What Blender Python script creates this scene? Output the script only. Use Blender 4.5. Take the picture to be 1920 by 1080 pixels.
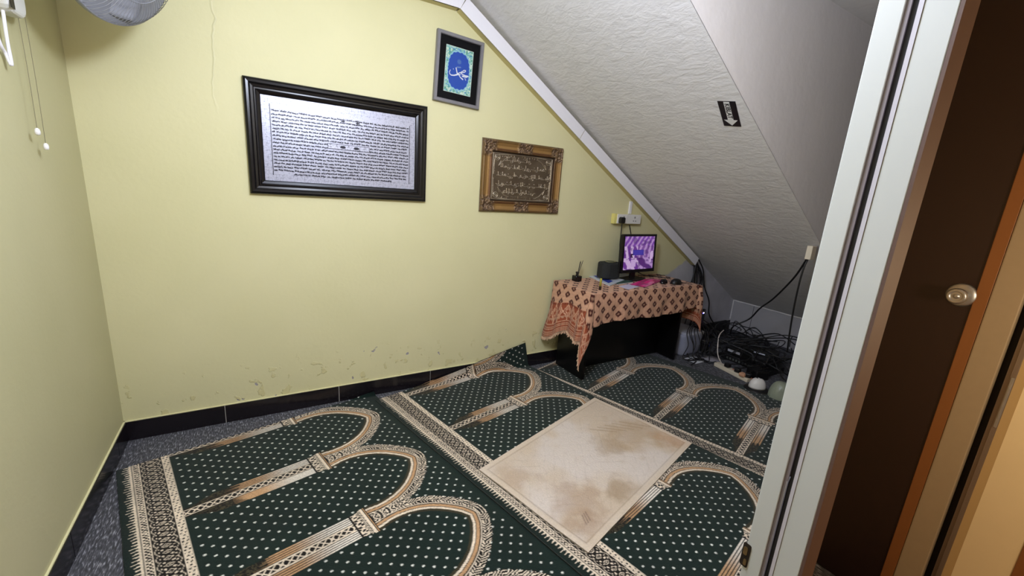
import bpy, bmesh, math, random
import numpy as np
from mathutils import Vector, Matrix
random.seed(7); RNG = np.random.default_rng(7)
for o in list(bpy.data.objects): bpy.data.objects.remove(o)
SC = bpy.context.scene; COL = SC.collection

# ---------------------------------------------------------------- camera
H = 1.38                                   # eye height, metres
FPX = 784.0
VZ = np.array([720-960, 3820-540, FPX]); VX = np.array([2266-960, 448-540, FPX])
cz = -VZ/np.linalg.norm(VZ); cx = VX/np.linalg.norm(VX); cx = cx-(cx@cz)*cz; cx /= np.linalg.norm(cx)
cy = np.cross(cz, cx); CR = np.stack([cx, cy, cz])      # world = CR @ (right, down, forward)
cam = bpy.data.cameras.new('camera'); camo = bpy.data.objects.new('camera', cam); COL.objects.link(camo)
cam.sensor_width = 36; cam.lens = FPX/1920*36; cam.clip_start = .01; cam.clip_end = 50
Mx = Matrix(((CR[0,0], -CR[0,1], -CR[0,2]), (CR[1,0], -CR[1,1], -CR[1,2]), (CR[2,0], -CR[2,1], -CR[2,2]))).to_4x4()
Mx.translation = (0, 0, H); camo.matrix_world = Mx; SC.camera = camo
def px(u, v, ax, val):                     # point of the place seen at u,v on the plane axis=val
    d = CR @ np.array([u-960, v-540, FPX]); c = np.array([0, 0, H]); t = (val-c[ax])/d[ax]
    return c+t*d

# ---------------------------------------------------------------- light and exposure
SC.view_settings.view_transform = 'Standard'; SC.view_settings.look = 'None'
SC.view_settings.gamma = 1; SC.view_settings.use_curve_mapping = False
SC.view_settings.exposure = 0.12
w = bpy.data.worlds.new('world'); SC.world = w; w.use_nodes = True
w.node_tree.nodes['Background'].inputs[0].default_value = (.9, .93, 1, 1)
w.node_tree.nodes['Background'].inputs[1].default_value = .15
def area(name, loc, target, size, power, col, size_y=None):
    l = bpy.data.lights.new(name, 'AREA'); l.energy = power; l.color = col; l.size = size
    l.shape = 'DISK' if not size_y else 'RECTANGLE'
    if size_y: l.size_y = size_y
    o = bpy.data.objects.new(name, l); COL.objects.link(o); o.location = loc
    o.rotation_euler = (Vector(target)-Vector(loc)).to_track_quat('-Z', 'Y').to_euler(); return o
def point(name, loc, r, power, col):
    l = bpy.data.lights.new(name, 'POINT'); l.energy = power; l.color = col; l.shadow_soft_size = r
    o = bpy.data.objects.new(name, l); COL.objects.link(o); o.location = loc; return o
point('room_lamp_light', (.40, .84, 2.14), .12, 80, (.74, .815, 1.0))
point('hall_lamp_light', (1.30, -.40, 1.25), .08, 14, (1.0, .76, .48))

# ---------------------------------------------------------------- materials
def srgb(r, g, b):
    f = lambda c: (c/255/12.92) if c/255 <= .04045 else ((c/255+.055)/1.055)**2.4
    return (f(r), f(g), f(b), 1)
def mat(name, col, rough=.6, metal=0, spec=.5, noise=0, nscale=20, bump=0, bscale=60, emit=None, estr=1, alpha=None, sheen=0, stretch=None):
    m = bpy.data.materials.new(name); m.use_nodes = True; nt = m.node_tree; b = nt.nodes['Principled BSDF']
    b.inputs['Base Color'].default_value = col; b.inputs['Roughness'].default_value = rough
    b.inputs['Metallic'].default_value = metal; b.inputs['Specular IOR Level'].default_value = spec
    if sheen: b.inputs['Sheen Weight'].default_value = sheen
    tc = nt.nodes.new('ShaderNodeTexCoord'); src = tc.outputs['Object']
    if stretch:
        mp = nt.nodes.new('ShaderNodeMapping'); mp.inputs['Scale'].default_value = stretch
        nt.links.new(src, mp.inputs[0]); src = mp.outputs[0]
    if noise:
        n = nt.nodes.new('ShaderNodeTexNoise'); n.inputs['Scale'].default_value = nscale; n.inputs['Detail'].default_value = 6
        nt.links.new(src, n.inputs['Vector'])
        mx = nt.nodes.new('ShaderNodeMix'); mx.data_type = 'RGBA'
        mx.inputs[6].default_value = tuple(c*(1-noise) for c in col[:3])+(1,)
        mx.inputs[7].default_value = tuple(min(1, c*(1+noise)) for c in col[:3])+(1,)
        nt.links.new(n.outputs['Fac'], mx.inputs[0]); nt.links.new(mx.outputs[2], b.inputs['Base Color'])
    if bump:
        n = nt.nodes.new('ShaderNodeTexNoise'); n.inputs['Scale'].default_value = bscale; n.inputs['Detail'].default_value = 5
        nt.links.new(src, n.inputs['Vector'])
        bp = nt.nodes.new('ShaderNodeBump'); bp.inputs['Strength'].default_value = bump; bp.inputs['Distance'].default_value = .01
        nt.links.new(n.outputs['Fac'], bp.inputs['Height']); nt.links.new(bp.outputs[0], b.inputs['Normal'])
    if emit:
        b.inputs['Emission Color'].default_value = emit; b.inputs['Emission Strength'].default_value = estr
    return m
def attr_mat(name, rough=.9, metal=0, spec=.2, bump=0, bscale=300, emit=0, sheen=0, tint=1.0):
    """colour from the weave/print pattern stored on the mesh, with fine procedural pile noise"""
    m = bpy.data.materials.new(name); m.use_nodes = True; nt = m.node_tree; b = nt.nodes['Principled BSDF']
    a = nt.nodes.new('ShaderNodeAttribute'); a.attribute_name = 'pattern'
    b.inputs['Roughness'].default_value = rough; b.inputs['Metallic'].default_value = metal
    b.inputs['Specular IOR Level'].default_value = spec
    if sheen: b.inputs['Sheen Weight'].default_value = sheen
    tc = nt.nodes.new('ShaderNodeTexCoord')
    n = nt.nodes.new('ShaderNodeTexNoise'); n.inputs['Scale'].default_value = bscale; nt.links.new(tc.outputs['Object'], n.inputs['Vector'])
    if emit:
        nt.links.new(a.outputs['Color'], b.inputs['Emission Color']); b.inputs['Emission Strength'].default_value = emit
        b.inputs['Base Color'].default_value = (.01, .01, .012, 1)
    else:
        nt.links.new(a.outputs['Color'], b.inputs['Base Color'])
    if bump:
        bp = nt.nodes.new('ShaderNodeBump'); bp.inputs['Strength'].default_value = bump; bp.inputs['Distance'].default_value = .004
        nt.links.new(n.outputs['Fac'], bp.inputs['Height']); nt.links.new(bp.outputs[0], b.inputs['Normal'])
    return m

# ---------------------------------------------------------------- mesh helpers
def tag(o, label=None, cat=None, group=None, kind=None):
    if label: o['label'] = label
    if cat: o['category'] = cat
    if group: o['group'] = group
    if kind: o['kind'] = kind
    return o
def empty(name, loc=(0, 0, 0), rz=0, label=None, cat=None, group=None):
    o = bpy.data.objects.new(name, None); COL.objects.link(o); o.location = loc; o.rotation_euler = (0, 0, rz)
    o.empty_display_size = .05
    return tag(o, label, cat, group)
def link(name, me, m, parent=None, smooth=False):
    me.name = name; o = bpy.data.objects.new(name, me); COL.objects.link(o)
    if m: me.materials.append(m)
    if parent: o.parent = parent
    if smooth: me.shade_smooth()
    return o
class MB:
    def __init__(s): s.v = []; s.f = []
    def add(s, v, f, M=None):
        n = len(s.v)
        s.v += [tuple(M @ Vector(p)) if M is not None else tuple(p) for p in v]; s.f += [tuple(i+n for i in q) for q in f]; return s
    def box(s, lo, hi, M=None):
        x0, y0, z0 = lo; x1, y1, z1 = hi
        v = [(x0,y0,z0),(x1,y0,z0),(x1,y1,z0),(x0,y1,z0),(x0,y0,z1),(x1,y0,z1),(x1,y1,z1),(x0,y1,z1)]
        return s.add(v, [(0,3,2,1),(4,5,6,7),(0,1,5,4),(1,2,6,5),(2,3,7,6),(3,0,4,7)], M)
    def prism(s, poly, z0, z1, M=None):            # polygon in xy extruded along z
        n = len(poly); v = [(x, y, z0) for x, y in poly]+[(x, y, z1) for x, y in poly]
        f = [tuple(range(n-1, -1, -1)), tuple(range(n, 2*n))]+[(i, (i+1) % n, n+(i+1) % n, n+i) for i in range(n)]
        return s.add(v, f, M)
    def lathe(s, prof, n=24, M=None):              # prof: (r,z) list
        v = []; f = []
        for r, z in prof:
            for k in range(n):
                a = 2*math.pi*k/n; v.append((r*math.cos(a), r*math.sin(a), z))
        for i in range(len(prof)-1):
            for k in range(n):
                f.append((i*n+k, i*n+(k+1) % n, (i+1)*n+(k+1) % n, (i+1)*n+k))
        f.append(tuple(range(n-1, -1, -1))); f.append(tuple((len(prof)-1)*n+k for k in range(n)))
        return s.add(v, f, M)
    def tube(s, pts, r, n=8, smooth=6, cap=True):
        P = [Vector(p) for p in pts]
        if smooth and len(P) > 2:
            Q = [P[0]]+P+[P[-1]]; out = []
            for i in range(1, len(Q)-2):
                a, b, c, d = Q[i-1], Q[i], Q[i+1], Q[i+2]
                for k in range(smooth):
                    t = k/smooth
                    out.append(.5*((2*b)+(-a+c)*t+(2*a-5*b+4*c-d)*t*t+(-a+3*b-3*c+d)*t**3))
            out.append(P[-1]); P = out
        v = []; f = []; up = None
        for i, p in enumerate(P):
            t = (P[min(i+1, len(P)-1)]-P[max(i-1, 0)])
            if t.length < 1e-9: t = Vector((0, 0, 1))
            t.normalize()
            if up is None: up = t.orthogonal().normalized()
            up = (up-t*up.dot(t))
            if up.length < 1e-6: up = t.orthogonal()
            up.normalize(); w_ = t.cross(up)
            rr = r[i] if isinstance(r, list) else r
            for k in range(n):
                a = 2*math.pi*k/n; v.append(p+up*math.cos(a)*rr+w_*math.sin(a)*rr)
        for i in range(len(P)-1):
            for k in range(n): f.append((i*n+k, i*n+(k+1) % n, (i+1)*n+(k+1) % n, (i+1)*n+k))
        if cap: f.append(tuple(range(n-1, -1, -1))); f.append(tuple((len(P)-1)*n+k for k in range(n)))
        return s.add(v, f)
    def mesh(s):
        me = bpy.data.meshes.new('m'); me.from_pydata(s.v, [], s.f); me.update()
        bm = bmesh.new(); bm.from_mesh(me); bmesh.ops.recalc_face_normals(bm, faces=bm.faces); bm.to_mesh(me); bm.free()
        return me
    def build(s, name, m, parent=None, smooth=False, bevel=0, seg=2):
        o = link(name, s.mesh(), m, parent, smooth)
        if bevel:
            b = o.modifiers.new('bevel', 'BEVEL'); b.width = bevel; b.segments = seg; b.limit_method = 'ANGLE'; b.angle_limit = .7
        return o
def grid_mesh(P, C=None, skirt=None):
    """P (n,m,3) positions, C (n,m,3) pattern colours -> mesh"""
    n, m = P.shape[:2]; idx = np.arange(n*m).reshape(n, m)
    q = np.stack([idx[:-1, :-1], idx[1:, :-1], idx[1:, 1:], idx[:-1, 1:]], -1).reshape(-1, 4)
    V = P.reshape(-1, 3); CC = None if C is None else C.reshape(-1, 3)
    if skirt is not None:                                  # close the rim with a short edge and a back
        ring = np.concatenate([idx[0, :], idx[1:, -1], idx[-1, -2::-1], idx[-2:0:-1, 0]])
        off = np.array(skirt, float); k = len(V); V = np.concatenate([V, V[ring]+off])
        if CC is not None: CC = np.concatenate([CC, CC[ring]*.6])
        r = np.arange(len(ring)); r2 = (r+1) % len(ring)
        q = np.concatenate([q, np.stack([ring[r2], ring[r], k+r, k+r2], -1)])
    me = bpy.data.meshes.new('g'); me.vertices.add(len(V)); me.vertices.foreach_set('co', V.astype(np.float32).ravel())
    me.loops.add(q.size); me.loops.foreach_set('vertex_index', q.astype(np.int32).ravel())
    me.polygons.add(len(q)); me.polygons.foreach_set('loop_start', (np.arange(len(q))*4).astype(np.int32))
    try: me.polygons.foreach_set('loop_total', np.full(len(q), 4, np.int32))
    except Exception: pass
    me.update(calc_edges=True); me.validate()
    if CC is not None:
        a = me.attributes.new('pattern', 'FLOAT_COLOR', 'POINT')
        a.data.foreach_set('color', np.concatenate([CC, np.ones((len(CC), 1))], 1).astype(np.float32).ravel())
    me.shade_smooth()
    return me
def lin(r, g, b): return np.array(srgb(r, g, b)[:3])
def mixc(C, mask, col): return C*(1-mask[..., None])+np.asarray(col)*mask[..., None]
def sm(x, a, b):                                           # soft step
    t = np.clip((x-a)/(b-a), 0, 1); return t*t*(3-2*t)
def band(x, a, b, e=.001): return sm(x, a-e, a+e)*(1-sm(x, b-e, b+e))
def vnoise(X, Y, sc, seed=0):
    r = np.random.default_rng(seed); T = r.random((64, 64)); x = X*sc; y = Y*sc
    xi = np.floor(x).astype(int); yi = np.floor(y).astype(int); fx = x-xi; fy = y-yi
    fx = fx*fx*(3-2*fx); fy = fy*fy*(3-2*fy); g = lambda i, j: T[(xi+i) % 64, (yi+j) % 64]
    return (g(0,0)*(1-fx)+g(1,0)*fx)*(1-fy)+(g(0,1)*(1-fx)+g(1,1)*fx)*fy
def segdist(X, Y, pts):
    """distance and arclength to the nearest point of a polyline"""
    D = np.full(X.shape, 9.); A = np.zeros(X.shape); L = 0
    for (x0, y0), (x1, y1) in zip(pts[:-1], pts[1:]):
        dx, dy = x1-x0, y1-y0; l2 = dx*dx+dy*dy+1e-12
        t = np.clip(((X-x0)*dx+(Y-y0)*dy)/l2, 0, 1); d = np.hypot(X-x0-t*dx, Y-y0-t*dy)
        k = d < D; D = np.where(k, d, D); A = np.where(k, L+t*math.sqrt(l2), A); L += math.sqrt(l2)
    return D, A

# ================================================================ THE ROOM
YB = 2.572; XL = -.63; XE = 4.535; ZC = 2.46; YS = 1.33
SLP = -.6215; SX0 = 1.122; slope_z = lambda x: 2.428+SLP*(x-1.174)

# yellow painted plaster, with peeling low down, a hairline crack and a bare grey corner by the cables
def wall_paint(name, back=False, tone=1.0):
    m = bpy.data.materials.new(name); m.use_nodes = True; nt = m.node_tree; N = nt.nodes; L = nt.links; b = N['Principled BSDF']
    def math_(op, a, c=None, cl=False):
        n = N.new('ShaderNodeMath'); n.operation = op; n.use_clamp = cl
        for i, q in enumerate((a, c)):
            if q is None: continue
            if isinstance(q, (int, float)): n.inputs[i].default_value = q
            else: L.new(q, n.inputs[i])
        return n.outputs[0]
    def mix(f, a, c):
        n = N.new('ShaderNodeMix'); n.data_type = 'RGBA'; L.new(f, n.inputs[0])
        for i, q in ((6, a), (7, c)):
            if isinstance(q, tuple): n.inputs[i].default_value = q
            else: L.new(q, n.inputs[i])
        return n.outputs[2]
    def noise(sc, det=4, vec=None):
        n = N.new('ShaderNodeTexNoise'); n.inputs['Scale'].default_value = sc; n.inputs['Detail'].default_value = det
        L.new(vec if vec else g, n.inputs['Vector']); return n.outputs['Fac']
    def ramp(v, a, c):
        n = N.new('ShaderNodeMapRange'); n.clamp = True; L.new(v, n.inputs[0]); n.inputs[1].default_value = a; n.inputs[2].default_value = c; return n.outputs[0]
    g = N.new('ShaderNodeNewGeometry').outputs['Position']
    sp = N.new('ShaderNodeSeparateXYZ'); L.new(g, sp.inputs[0]); X, Y, Z = sp.outputs
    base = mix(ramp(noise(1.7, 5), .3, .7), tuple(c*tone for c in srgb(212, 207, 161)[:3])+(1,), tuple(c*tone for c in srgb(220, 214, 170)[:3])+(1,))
    fine = noise(45, 6); h = math_('MULTIPLY', fine, .25)
    if back:
        low = ramp(Z, .46, .10)                                    # flaking concentrated near the skirting
        fl = noise(16, 7); flk = math_('MULTIPLY', ramp(fl, .60, .635), ramp(low, .25, .6))
        bare = math_('MULTIPLY', ramp(noise(11, 3), .705, .715), ramp(low, .25, .45))
        h = math_('ADD', h, math_('MULTIPLY', flk, .9)); h = math_('SUBTRACT', h, math_('MULTIPLY', bare, .8))
        base = mix(math_('MULTIPLY', flk, .35), base, srgb(196, 184, 120)); base = mix(bare, base, srgb(160, 155, 158))
        wob = math_('MULTIPLY', math_('SUBTRACT', noise(5, 3), .5), .10)       # crack by the upper left
        cd = math_('ABSOLUTE', math_('SUBTRACT', math_('ADD', X, .130), wob))
        cr = math_('MULTIPLY', ramp(cd, .006, .0), ramp(Z, 1.62, 1.8)); h = math_('ADD', h, math_('MULTIPLY', cr, .9))
        base = mix(math_("MULTIPLY", cr, .3), base, srgb(236, 232, 200))
        nb = math_('MULTIPLY', math_('SUBTRACT', noise(7, 4), .5), .12)          # unpainted grey corner
        e = math_('SUBTRACT', math_('ADD', math_('MULTIPLY', math_('SUBTRACT', X, 3.36), .50), .70), Z)
        e = math_('ADD', e, nb); gm = math_('MULTIPLY', ramp(e, -.01, .012), ramp(X, 3.22, 3.34))
        gm = math_('MAXIMUM', gm, ramp(X, 3.66, 3.68))
        base = mix(gm, base, mix(ramp(noise(6, 5), .3, .7), srgb(176, 174, 180), srgb(196, 194, 200)))
    L.new(base, b.inputs['Base Color']); b.inputs['Roughness'].default_value = .55; b.inputs['Specular IOR Level'].default_value = .35
    bp = N.new('ShaderNodeBump'); bp.inputs['Strength'].default_value = .55; bp.inputs['Distance'].default_value = .006
    L.new(h, bp.inputs['Height']); L.new(bp.outputs[0], b.inputs['Normal']); return m
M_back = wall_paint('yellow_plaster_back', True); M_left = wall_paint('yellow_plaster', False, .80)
M_white = mat('white_ceiling_paint', srgb(232, 232, 234), .8, noise=.05, nscale=3, bump=.25, bscale=22)
M_side = mat('lilac_white_plaster', srgb(228, 226, 230), .75, noise=.04, nscale=2.5, bump=.3, bscale=14)
M_hall = mat('beige_hall_plaster', srgb(214, 194, 158), .7, noise=.06, nscale=30, bump=.15)
M_floor_hall = mat('tan_hall_tile', srgb(150, 120, 92), .4, noise=.1)

def rough_soffit():
    m = mat('rough_grey_soffit', srgb(196, 196, 198), .85); nt = m.node_tree; N = nt.nodes; L = nt.links; b = N['Principled BSDF']
    g = N.new('ShaderNodeNewGeometry').outputs['Position']
    mp = N.new('ShaderNodeMapping'); mp.inputs['Scale'].default_value = (1.0, .45, 1.0); mp.inputs['Rotation'].default_value = (0, 0, .25); L.new(g, mp.inputs[0])
    def noi(sc, det, r=.55):
        n = N.new('ShaderNodeTexNoise'); n.inputs['Scale'].default_value = sc; n.inputs['Detail'].default_value = det
        n.inputs['Roughness'].default_value = r; n.inputs['Distortion'].default_value = .6; L.new(mp.outputs[0], n.inputs['Vector']); return n.outputs['Fac']
    a = noi(24, 9, .62); c = noi(120, 4)
    ad = N.new('ShaderNodeMath'); ad.operation = 'MULTIPLY_ADD'; L.new(c, ad.inputs[0]); ad.inputs[1].default_value = .22; L.new(a, ad.inputs[2])
    bp = N.new('ShaderNodeBump'); bp.inputs['Strength'].default_value = .6; bp.inputs['Distance'].default_value = .009
    L.new(ad.outputs[0], bp.inputs['Height']); L.new(bp.outputs[0], b.inputs['Normal'])
    mx = N.new('ShaderNodeMix'); mx.data_type = 'RGBA'; mx.inputs[6].default_value = srgb(204, 202, 203); mx.inputs[7].default_value = srgb(232, 230, 231)
    L.new(a, mx.inputs[0]); L.new(mx.outputs[2], b.inputs['Base Color']); return m
M_soffit = rough_soffit()

def floor_mat():
    m = mat('grey_needle_carpet', srgb(80, 80, 84), .95); nt = m.node_tree; N = nt.nodes; L = nt.links; b = N['Principled BSDF']
    g = N.new('ShaderNodeNewGeometry').outputs['Position']
    def noi(scale, sc, det=3, rz=.12):
        mp = N.new('ShaderNodeMapping'); mp.inputs['Scale'].default_value = scale; mp.inputs['Rotation'].default_value = (0, 0, rz); L.new(g, mp.inputs[0])
        n = N.new('ShaderNodeTexNoise'); n.inputs['Scale'].default_value = sc; n.inputs['Detail'].default_value = det; L.new(mp.outputs[0], n.inputs['Vector']); return n.outputs['Fac']
    st = noi((5, 1, 1), 38, 4)
    r = N.new('ShaderNodeValToRGB'); L.new(st, r.inputs[0]); e = r.color_ramp.elements
    e[0].position = .38; e[0].color = srgb(58, 58, 62); e[1].position = .72; e[1].color = srgb(168, 168, 176)
    k = e.new(.55); k.color = srgb(84, 84, 90)
    L.new(r.outputs[0], b.inputs['Base Color'])
    bp = N.new('ShaderNodeBump'); bp.inputs['Strength'].default_value = .6; bp.inputs['Distance'].default_value = .004
    L.new(st, bp.inputs['Height']); L.new(bp.outputs[0], b.inputs['Normal']); return m
M_floor = floor_mat()

S = lambda name, mb, m, parent=None, **k: tag(mb.build(name, m, parent, **k), kind='structure')
S('floor', MB().box((-1.6, .2, -.12), (XE+.1, YB+.1, 0)), M_floor)
S('floor_hall', MB().box((-1.6, -1.9, -.12), (XE+.1, .1999, -.001)), M_floor_hall)
S('wall_back', MB().box((XL-.1, YB, 0), (XE+.1, YB+.1, ZC)), M_back)
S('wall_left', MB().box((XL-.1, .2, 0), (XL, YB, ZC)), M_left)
S('wall_hall_left', MB().box((-1.6, -1.9, 0), (-1.5, .2, ZC)), M_hall)
S('wall_hall_rear', MB().box((-1.5, -1.9, 0), (1.95, -1.8, ZC)), M_hall)
S('ceiling', MB().box((-1.6, -1.9, ZC), (XE+.1, YB+.1, ZC+.1)), M_white)
# the end wall below the stairs, with its joints
M_end = mat('grey_end_board', srgb(172, 170, 174), .8, noise=.08, nscale=5, bump=.3, bscale=20)
M_caulk = mat('white_caulk', srgb(226, 224, 224), .8, bump=.5, bscale=60)
ew = S('wall_right', MB().box((XE, .2, 0), (XE+.1, YB, ZC)), M_end)
# staircase slab that makes the sloping ceiling; its side face is the lilac wall
mb = MB()
poly = [(SX0, slope_z(SX0)+.003), (XE, slope_z(XE)+.003), (XE, ZC), (SX0, ZC)]
soff = MB(); soff.add([(SX0, YS-.0122, slope_z(SX0)), (XE, YS-.0122, slope_z(XE)), (XE, YB, slope_z(XE)), (SX0, YB, slope_z(SX0))], [(0, 1, 2, 3)])
soff.add([(SX0, YS-.011, slope_z(SX0)+.05), (XE, YS-.011, slope_z(XE)+.05), (XE, YB, slope_z(XE)+.05), (SX0, YB, slope_z(SX0)+.05)], [(3, 2, 1, 0)])
o = S('ceiling_stair_underside', soff, M_soffit)
sd = MB().add([(x, YS-.012, z) for x, z in poly]+[(x, YS+.03, z) for x, z in poly], [(0,1,2,3),(7,6,5,4),(0,4,5,1),(1,5,6,2),(2,6,7,3),(3,7,4,0)])
S('wall_stair_side', sd, M_side)
# caulk bead where slope meets end wall, and in the corner
cb = MB().tube([(XE-.006, y, slope_z(XE)+.0+.003*math.sin(y*37)) for y in np.linspace(1.0, 2.565, 24)], .0065, 6, 2)
S('trim_1', cb, M_caulk)
cb = MB().tube([(XE-.005, YB-.005, z) for z in (.12, .2, .26, slope_z(XE))], .006, 6, 2); S('trim_2', cb, M_caulk)
M_joint = mat('dark_joint', srgb(70, 68, 72), .9)
jb = MB().box((XE-.0015, 2.335, .09), (XE+.01, 2.339, slope_z(XE)-.01)).box((XE-.0015, 1.72, .09), (XE+.01, 1.724, slope_z(XE)-.01)); S('trim_3', jb, M_joint)

# near wall and the entrance frame on the right
PX = .70
S('wall_near', MB().prism([(PX+.047, .2075), (1.88, .575), (XE, .62), (XE, .70), (1.85, .67), (PX+.05, .288), (PX+.012, .288), (PX+.012, .2075)], 0, ZC), M_hall)
S('wall_near_left', MB().box((-1.5, .2, 0), (-.24, .288, ZC)), M_hall)
S('wall_near_above_door', MB().box((-.24, .2, 2.08), (PX+.012, .288, ZC)), M_hall)
M_jamb = mat('cream_enamel_frame', srgb(192, 193, 187), .45, noise=.03, nscale=8)
M_lilac = mat('cream_enamel_step', srgb(188, 183, 188), .5)
M_rub = mat('black_rubber_seal', srgb(22, 18, 20), .7)
M_groove = mat('grey_groove_edge', srgb(122, 112, 114), .55)
M_brown = mat('brown_painted_frame', srgb(92, 68, 58), .6, noise=.08, nscale=40)
y1, y2, y3, y4, y5, y6 = .288, .259, .2535, .2455, .2405, .2075
ZF = 2.08
fr = S('trim_4', MB().box((PX, y2, 0), (PX+.012, y1, ZF)).box((PX, y6, 0), (PX+.012, y5, ZF)), M_jamb, bevel=.0012)
S('frame_step', MB().box((PX-.0008, y5, 0), (PX+.012, y4, ZF)), M_lilac, fr)
S('groove_side', MB().box((PX+.002, y3, 0), (PX+.012, y2, ZF)), M_groove, fr)
S('rubber_seal', MB().box((PX+.005, y4, 0), (PX+.012, y3, ZF)), M_rub, fr)
S('outer_edge', MB().box((PX+.0005, y6-.004, 0), (PX+.047, y6, ZF)), M_brown, fr)
M_steel = mat('worn_steel', srgb(186, 190, 198), .35, .9, noise=.15, nscale=50)
M_dsteel = mat('dark_hole', srgb(40, 30, 22), .5, .3)
M_brass = mat('tarnished_brass', srgb(150, 124, 84), .35, .9, noise=.3, nscale=60)
sp_ = px(1398, 1040, 0, PX)
zz = sp_[2]; yy = sp_[1]
pl_ = MB()
ang = [(math.cos(a), math.sin(a)) for a in np.linspace(0, 2*math.pi, 21)[:-1]]
def rrect(w_, h_, r, n=5):
    out = []
    for cx_, cy_, a0 in ((w_/2-r, h_/2-r, 0), (-w_/2+r, h_/2-r, 90), (-w_/2+r, -h_/2+r, 180), (w_/2-r, -h_/2+r, 270)):
        for k in range(n+1):
            a = math.radians(a0+90*k/n); out.append((cx_+r*math.cos(a), cy_+r*math.sin(a)))
    return out
MY = Matrix(((0, 0, 1, 0), (1, 0, 0, 0), (0, 1, 0, 0), (0, 0, 0, 1)))      # (x,y,z)->(z,x,y): polygon into the YZ plane
pl_.prism(rrect(.013, .046, .003), -.0012, .001, Matrix.Translation((PX, yy, zz)) @ MY)
S('strike_plate', pl_, M_dsteel, fr)
S('strike_keeper', MB().prism(rrect(.007, .016, .003), -.0022, -.001, Matrix.Translation((PX, yy+.001, zz+.008)) @ MY)
  .prism(rrect(.005, .012, .002), -.0024, -.001, Matrix.Translation((PX, yy-.002, zz-.013)) @ MY), M_brass, fr)
S('bolt_rod', MB().tube([(PX+.0035, .2545, .1), (PX+.0035, .2545, .955), (PX+.005, .2535, .965)], .0018, 8, 0), M_steel, fr, smooth=True)

# ---- the wall of doors on the far right, across the hall
XD = 1.85
M_dark = mat('dark_brown_laminate', srgb(40, 23, 22), .42, noise=.22, nscale=5, stretch=(1, 1, .12))
M_orange = mat('orange_brown_wood', srgb(142, 92, 50), .45, noise=.15, nscale=8, stretch=(1, 1, .1))
M_beige = mat('beige_door_frame', srgb(172, 156, 132), .6, noise=.05, nscale=40)
M_panel = mat('cream_door_panel', srgb(244, 226, 186), .55, noise=.04, nscale=10)
M_alu = mat('grey_aluminium_edge', srgb(150, 138, 130), .4, .7)
S('wall_hall_right', MB().box((XD+.06, -1.8, 0), (XD+.12, .60, ZC)).box((XD, -1.8, 2.25), (XD+.07, .575, ZC)), M_hall)
d1 = S('door_1', MB().box((XD, .322, .004), (XD+.035, .5745, 2.25)), M_dark)
kp = px(1803, 553, 0, XD)
MK = Matrix.Translation((XD, kp[1], kp[2])) @ Matrix.Rotation(-math.pi/2, 4, 'Y')      # +Z of the lathe points at -X, into the hall
S('knob_rose', MB().lathe([(.036, 0), (.0355, .004), (.030, .009), (.020, .011)], 40, MK), M_steel, d1, smooth=True)
S('knob', MB().lathe([(.011, .010), (.011, .03), (.019, .034), (.0235, .042), (.024, .050), (.021, .056), (.0155, .058), (.014, .055), (.006, .0545), (.0055, .0575), (.001, .0577)], 36, MK), M_steel, d1, smooth=True)
S('trim_5', MB().box((XD-.006, .291, 0), (XD+.05, .3215, 2.25)), M_orange, bevel=.002)
S('trim_6', MB().box((XD-.008, .228, 0), (XD+.05, .2905, 2.25)), M_beige, bevel=.003)
S('trim_7', MB().box((XD+.03, .211, 0), (XD+.05, .228, 2.25)), M_rub)
d2 = S('door_2', MB().box((XD, .066, .004), (XD+.04, .171, 2.25)), M_panel)
S('door_stile', MB().box((XD-.001, .1712, .004), (XD+.04, .190, 2.25)), mat('tan_door_stile', srgb(196, 168, 120), .6), d2)
S('edge_profile', MB().box((XD-.002, .1902, .004), (XD+.04, .2015, 2.25)).box((XD+.006, .2015, .004), (XD+.04, .2108, 2.25)), M_alu, d2, bevel=.001)
S('latch', MB().box((XD-.005, .1915, .79), (XD, .1985, .95)).box((XD-.008, .193, .82), (XD-.004, .197, .92)), M_steel, d2, bevel=.001)
S('bottom_rail', MB().box((XD-.003, -.75, .004), (XD+.04, .0655, 2.25)), M_orange, d2)
c0_ = px(1850, 1000, 0, XD-.001)
S('wall_hall_right_low', MB().box((XD, -1.8, 0), (XD+.05, -.76, 2.25)), M_hall)

# ---- skirting: glossy black tiles with pale grout, in the back and left
M_tile = mat('black_gloss_tile', srgb(26, 22, 26), .18, noise=.3, nscale=3)
M_grout = mat('pale_grout', srgb(190, 186, 176), .8)
BH = .103
xs = [XL, -.21, .379, .976, 1.57, 2.17, 2.77, 3.37, 3.97, XE]
bb = S('baseboard_back', MB().box((XL, YB-.008, 0), (XE, YB, BH-.002)), M_grout)
for a, b_ in zip(xs[:-1], xs[1:]):
    S('skirting_tile', MB().box((a+.0015, YB-.011, 0), (b_-.0015, YB-.001, BH)), M_tile, bb, bevel=.001)
ys = [.29, .59, 1.19, 1.79, 2.398, YB-.012]
bl = S('baseboard_left', MB().box((XL, .29, 0), (XL+.008, YB-.012, BH-.002)), M_grout)
for a, b_ in zip(ys[:-1], ys[1:]):
    S('skirting_tile', MB().box((XL+.001, a+.0015, 0), (XL+.011, b_-.0015, BH)), M_tile, bl, bevel=.001)
M_lip = mat('pale_wall_lip', srgb(226, 220, 172), .7)
S('trim_8', MB().box((XL, .29, BH), (XL+.007, YB, BH+.004)).box((XL, YB-.007, BH), (3.3, YB, BH+.004)), M_lip)

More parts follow.
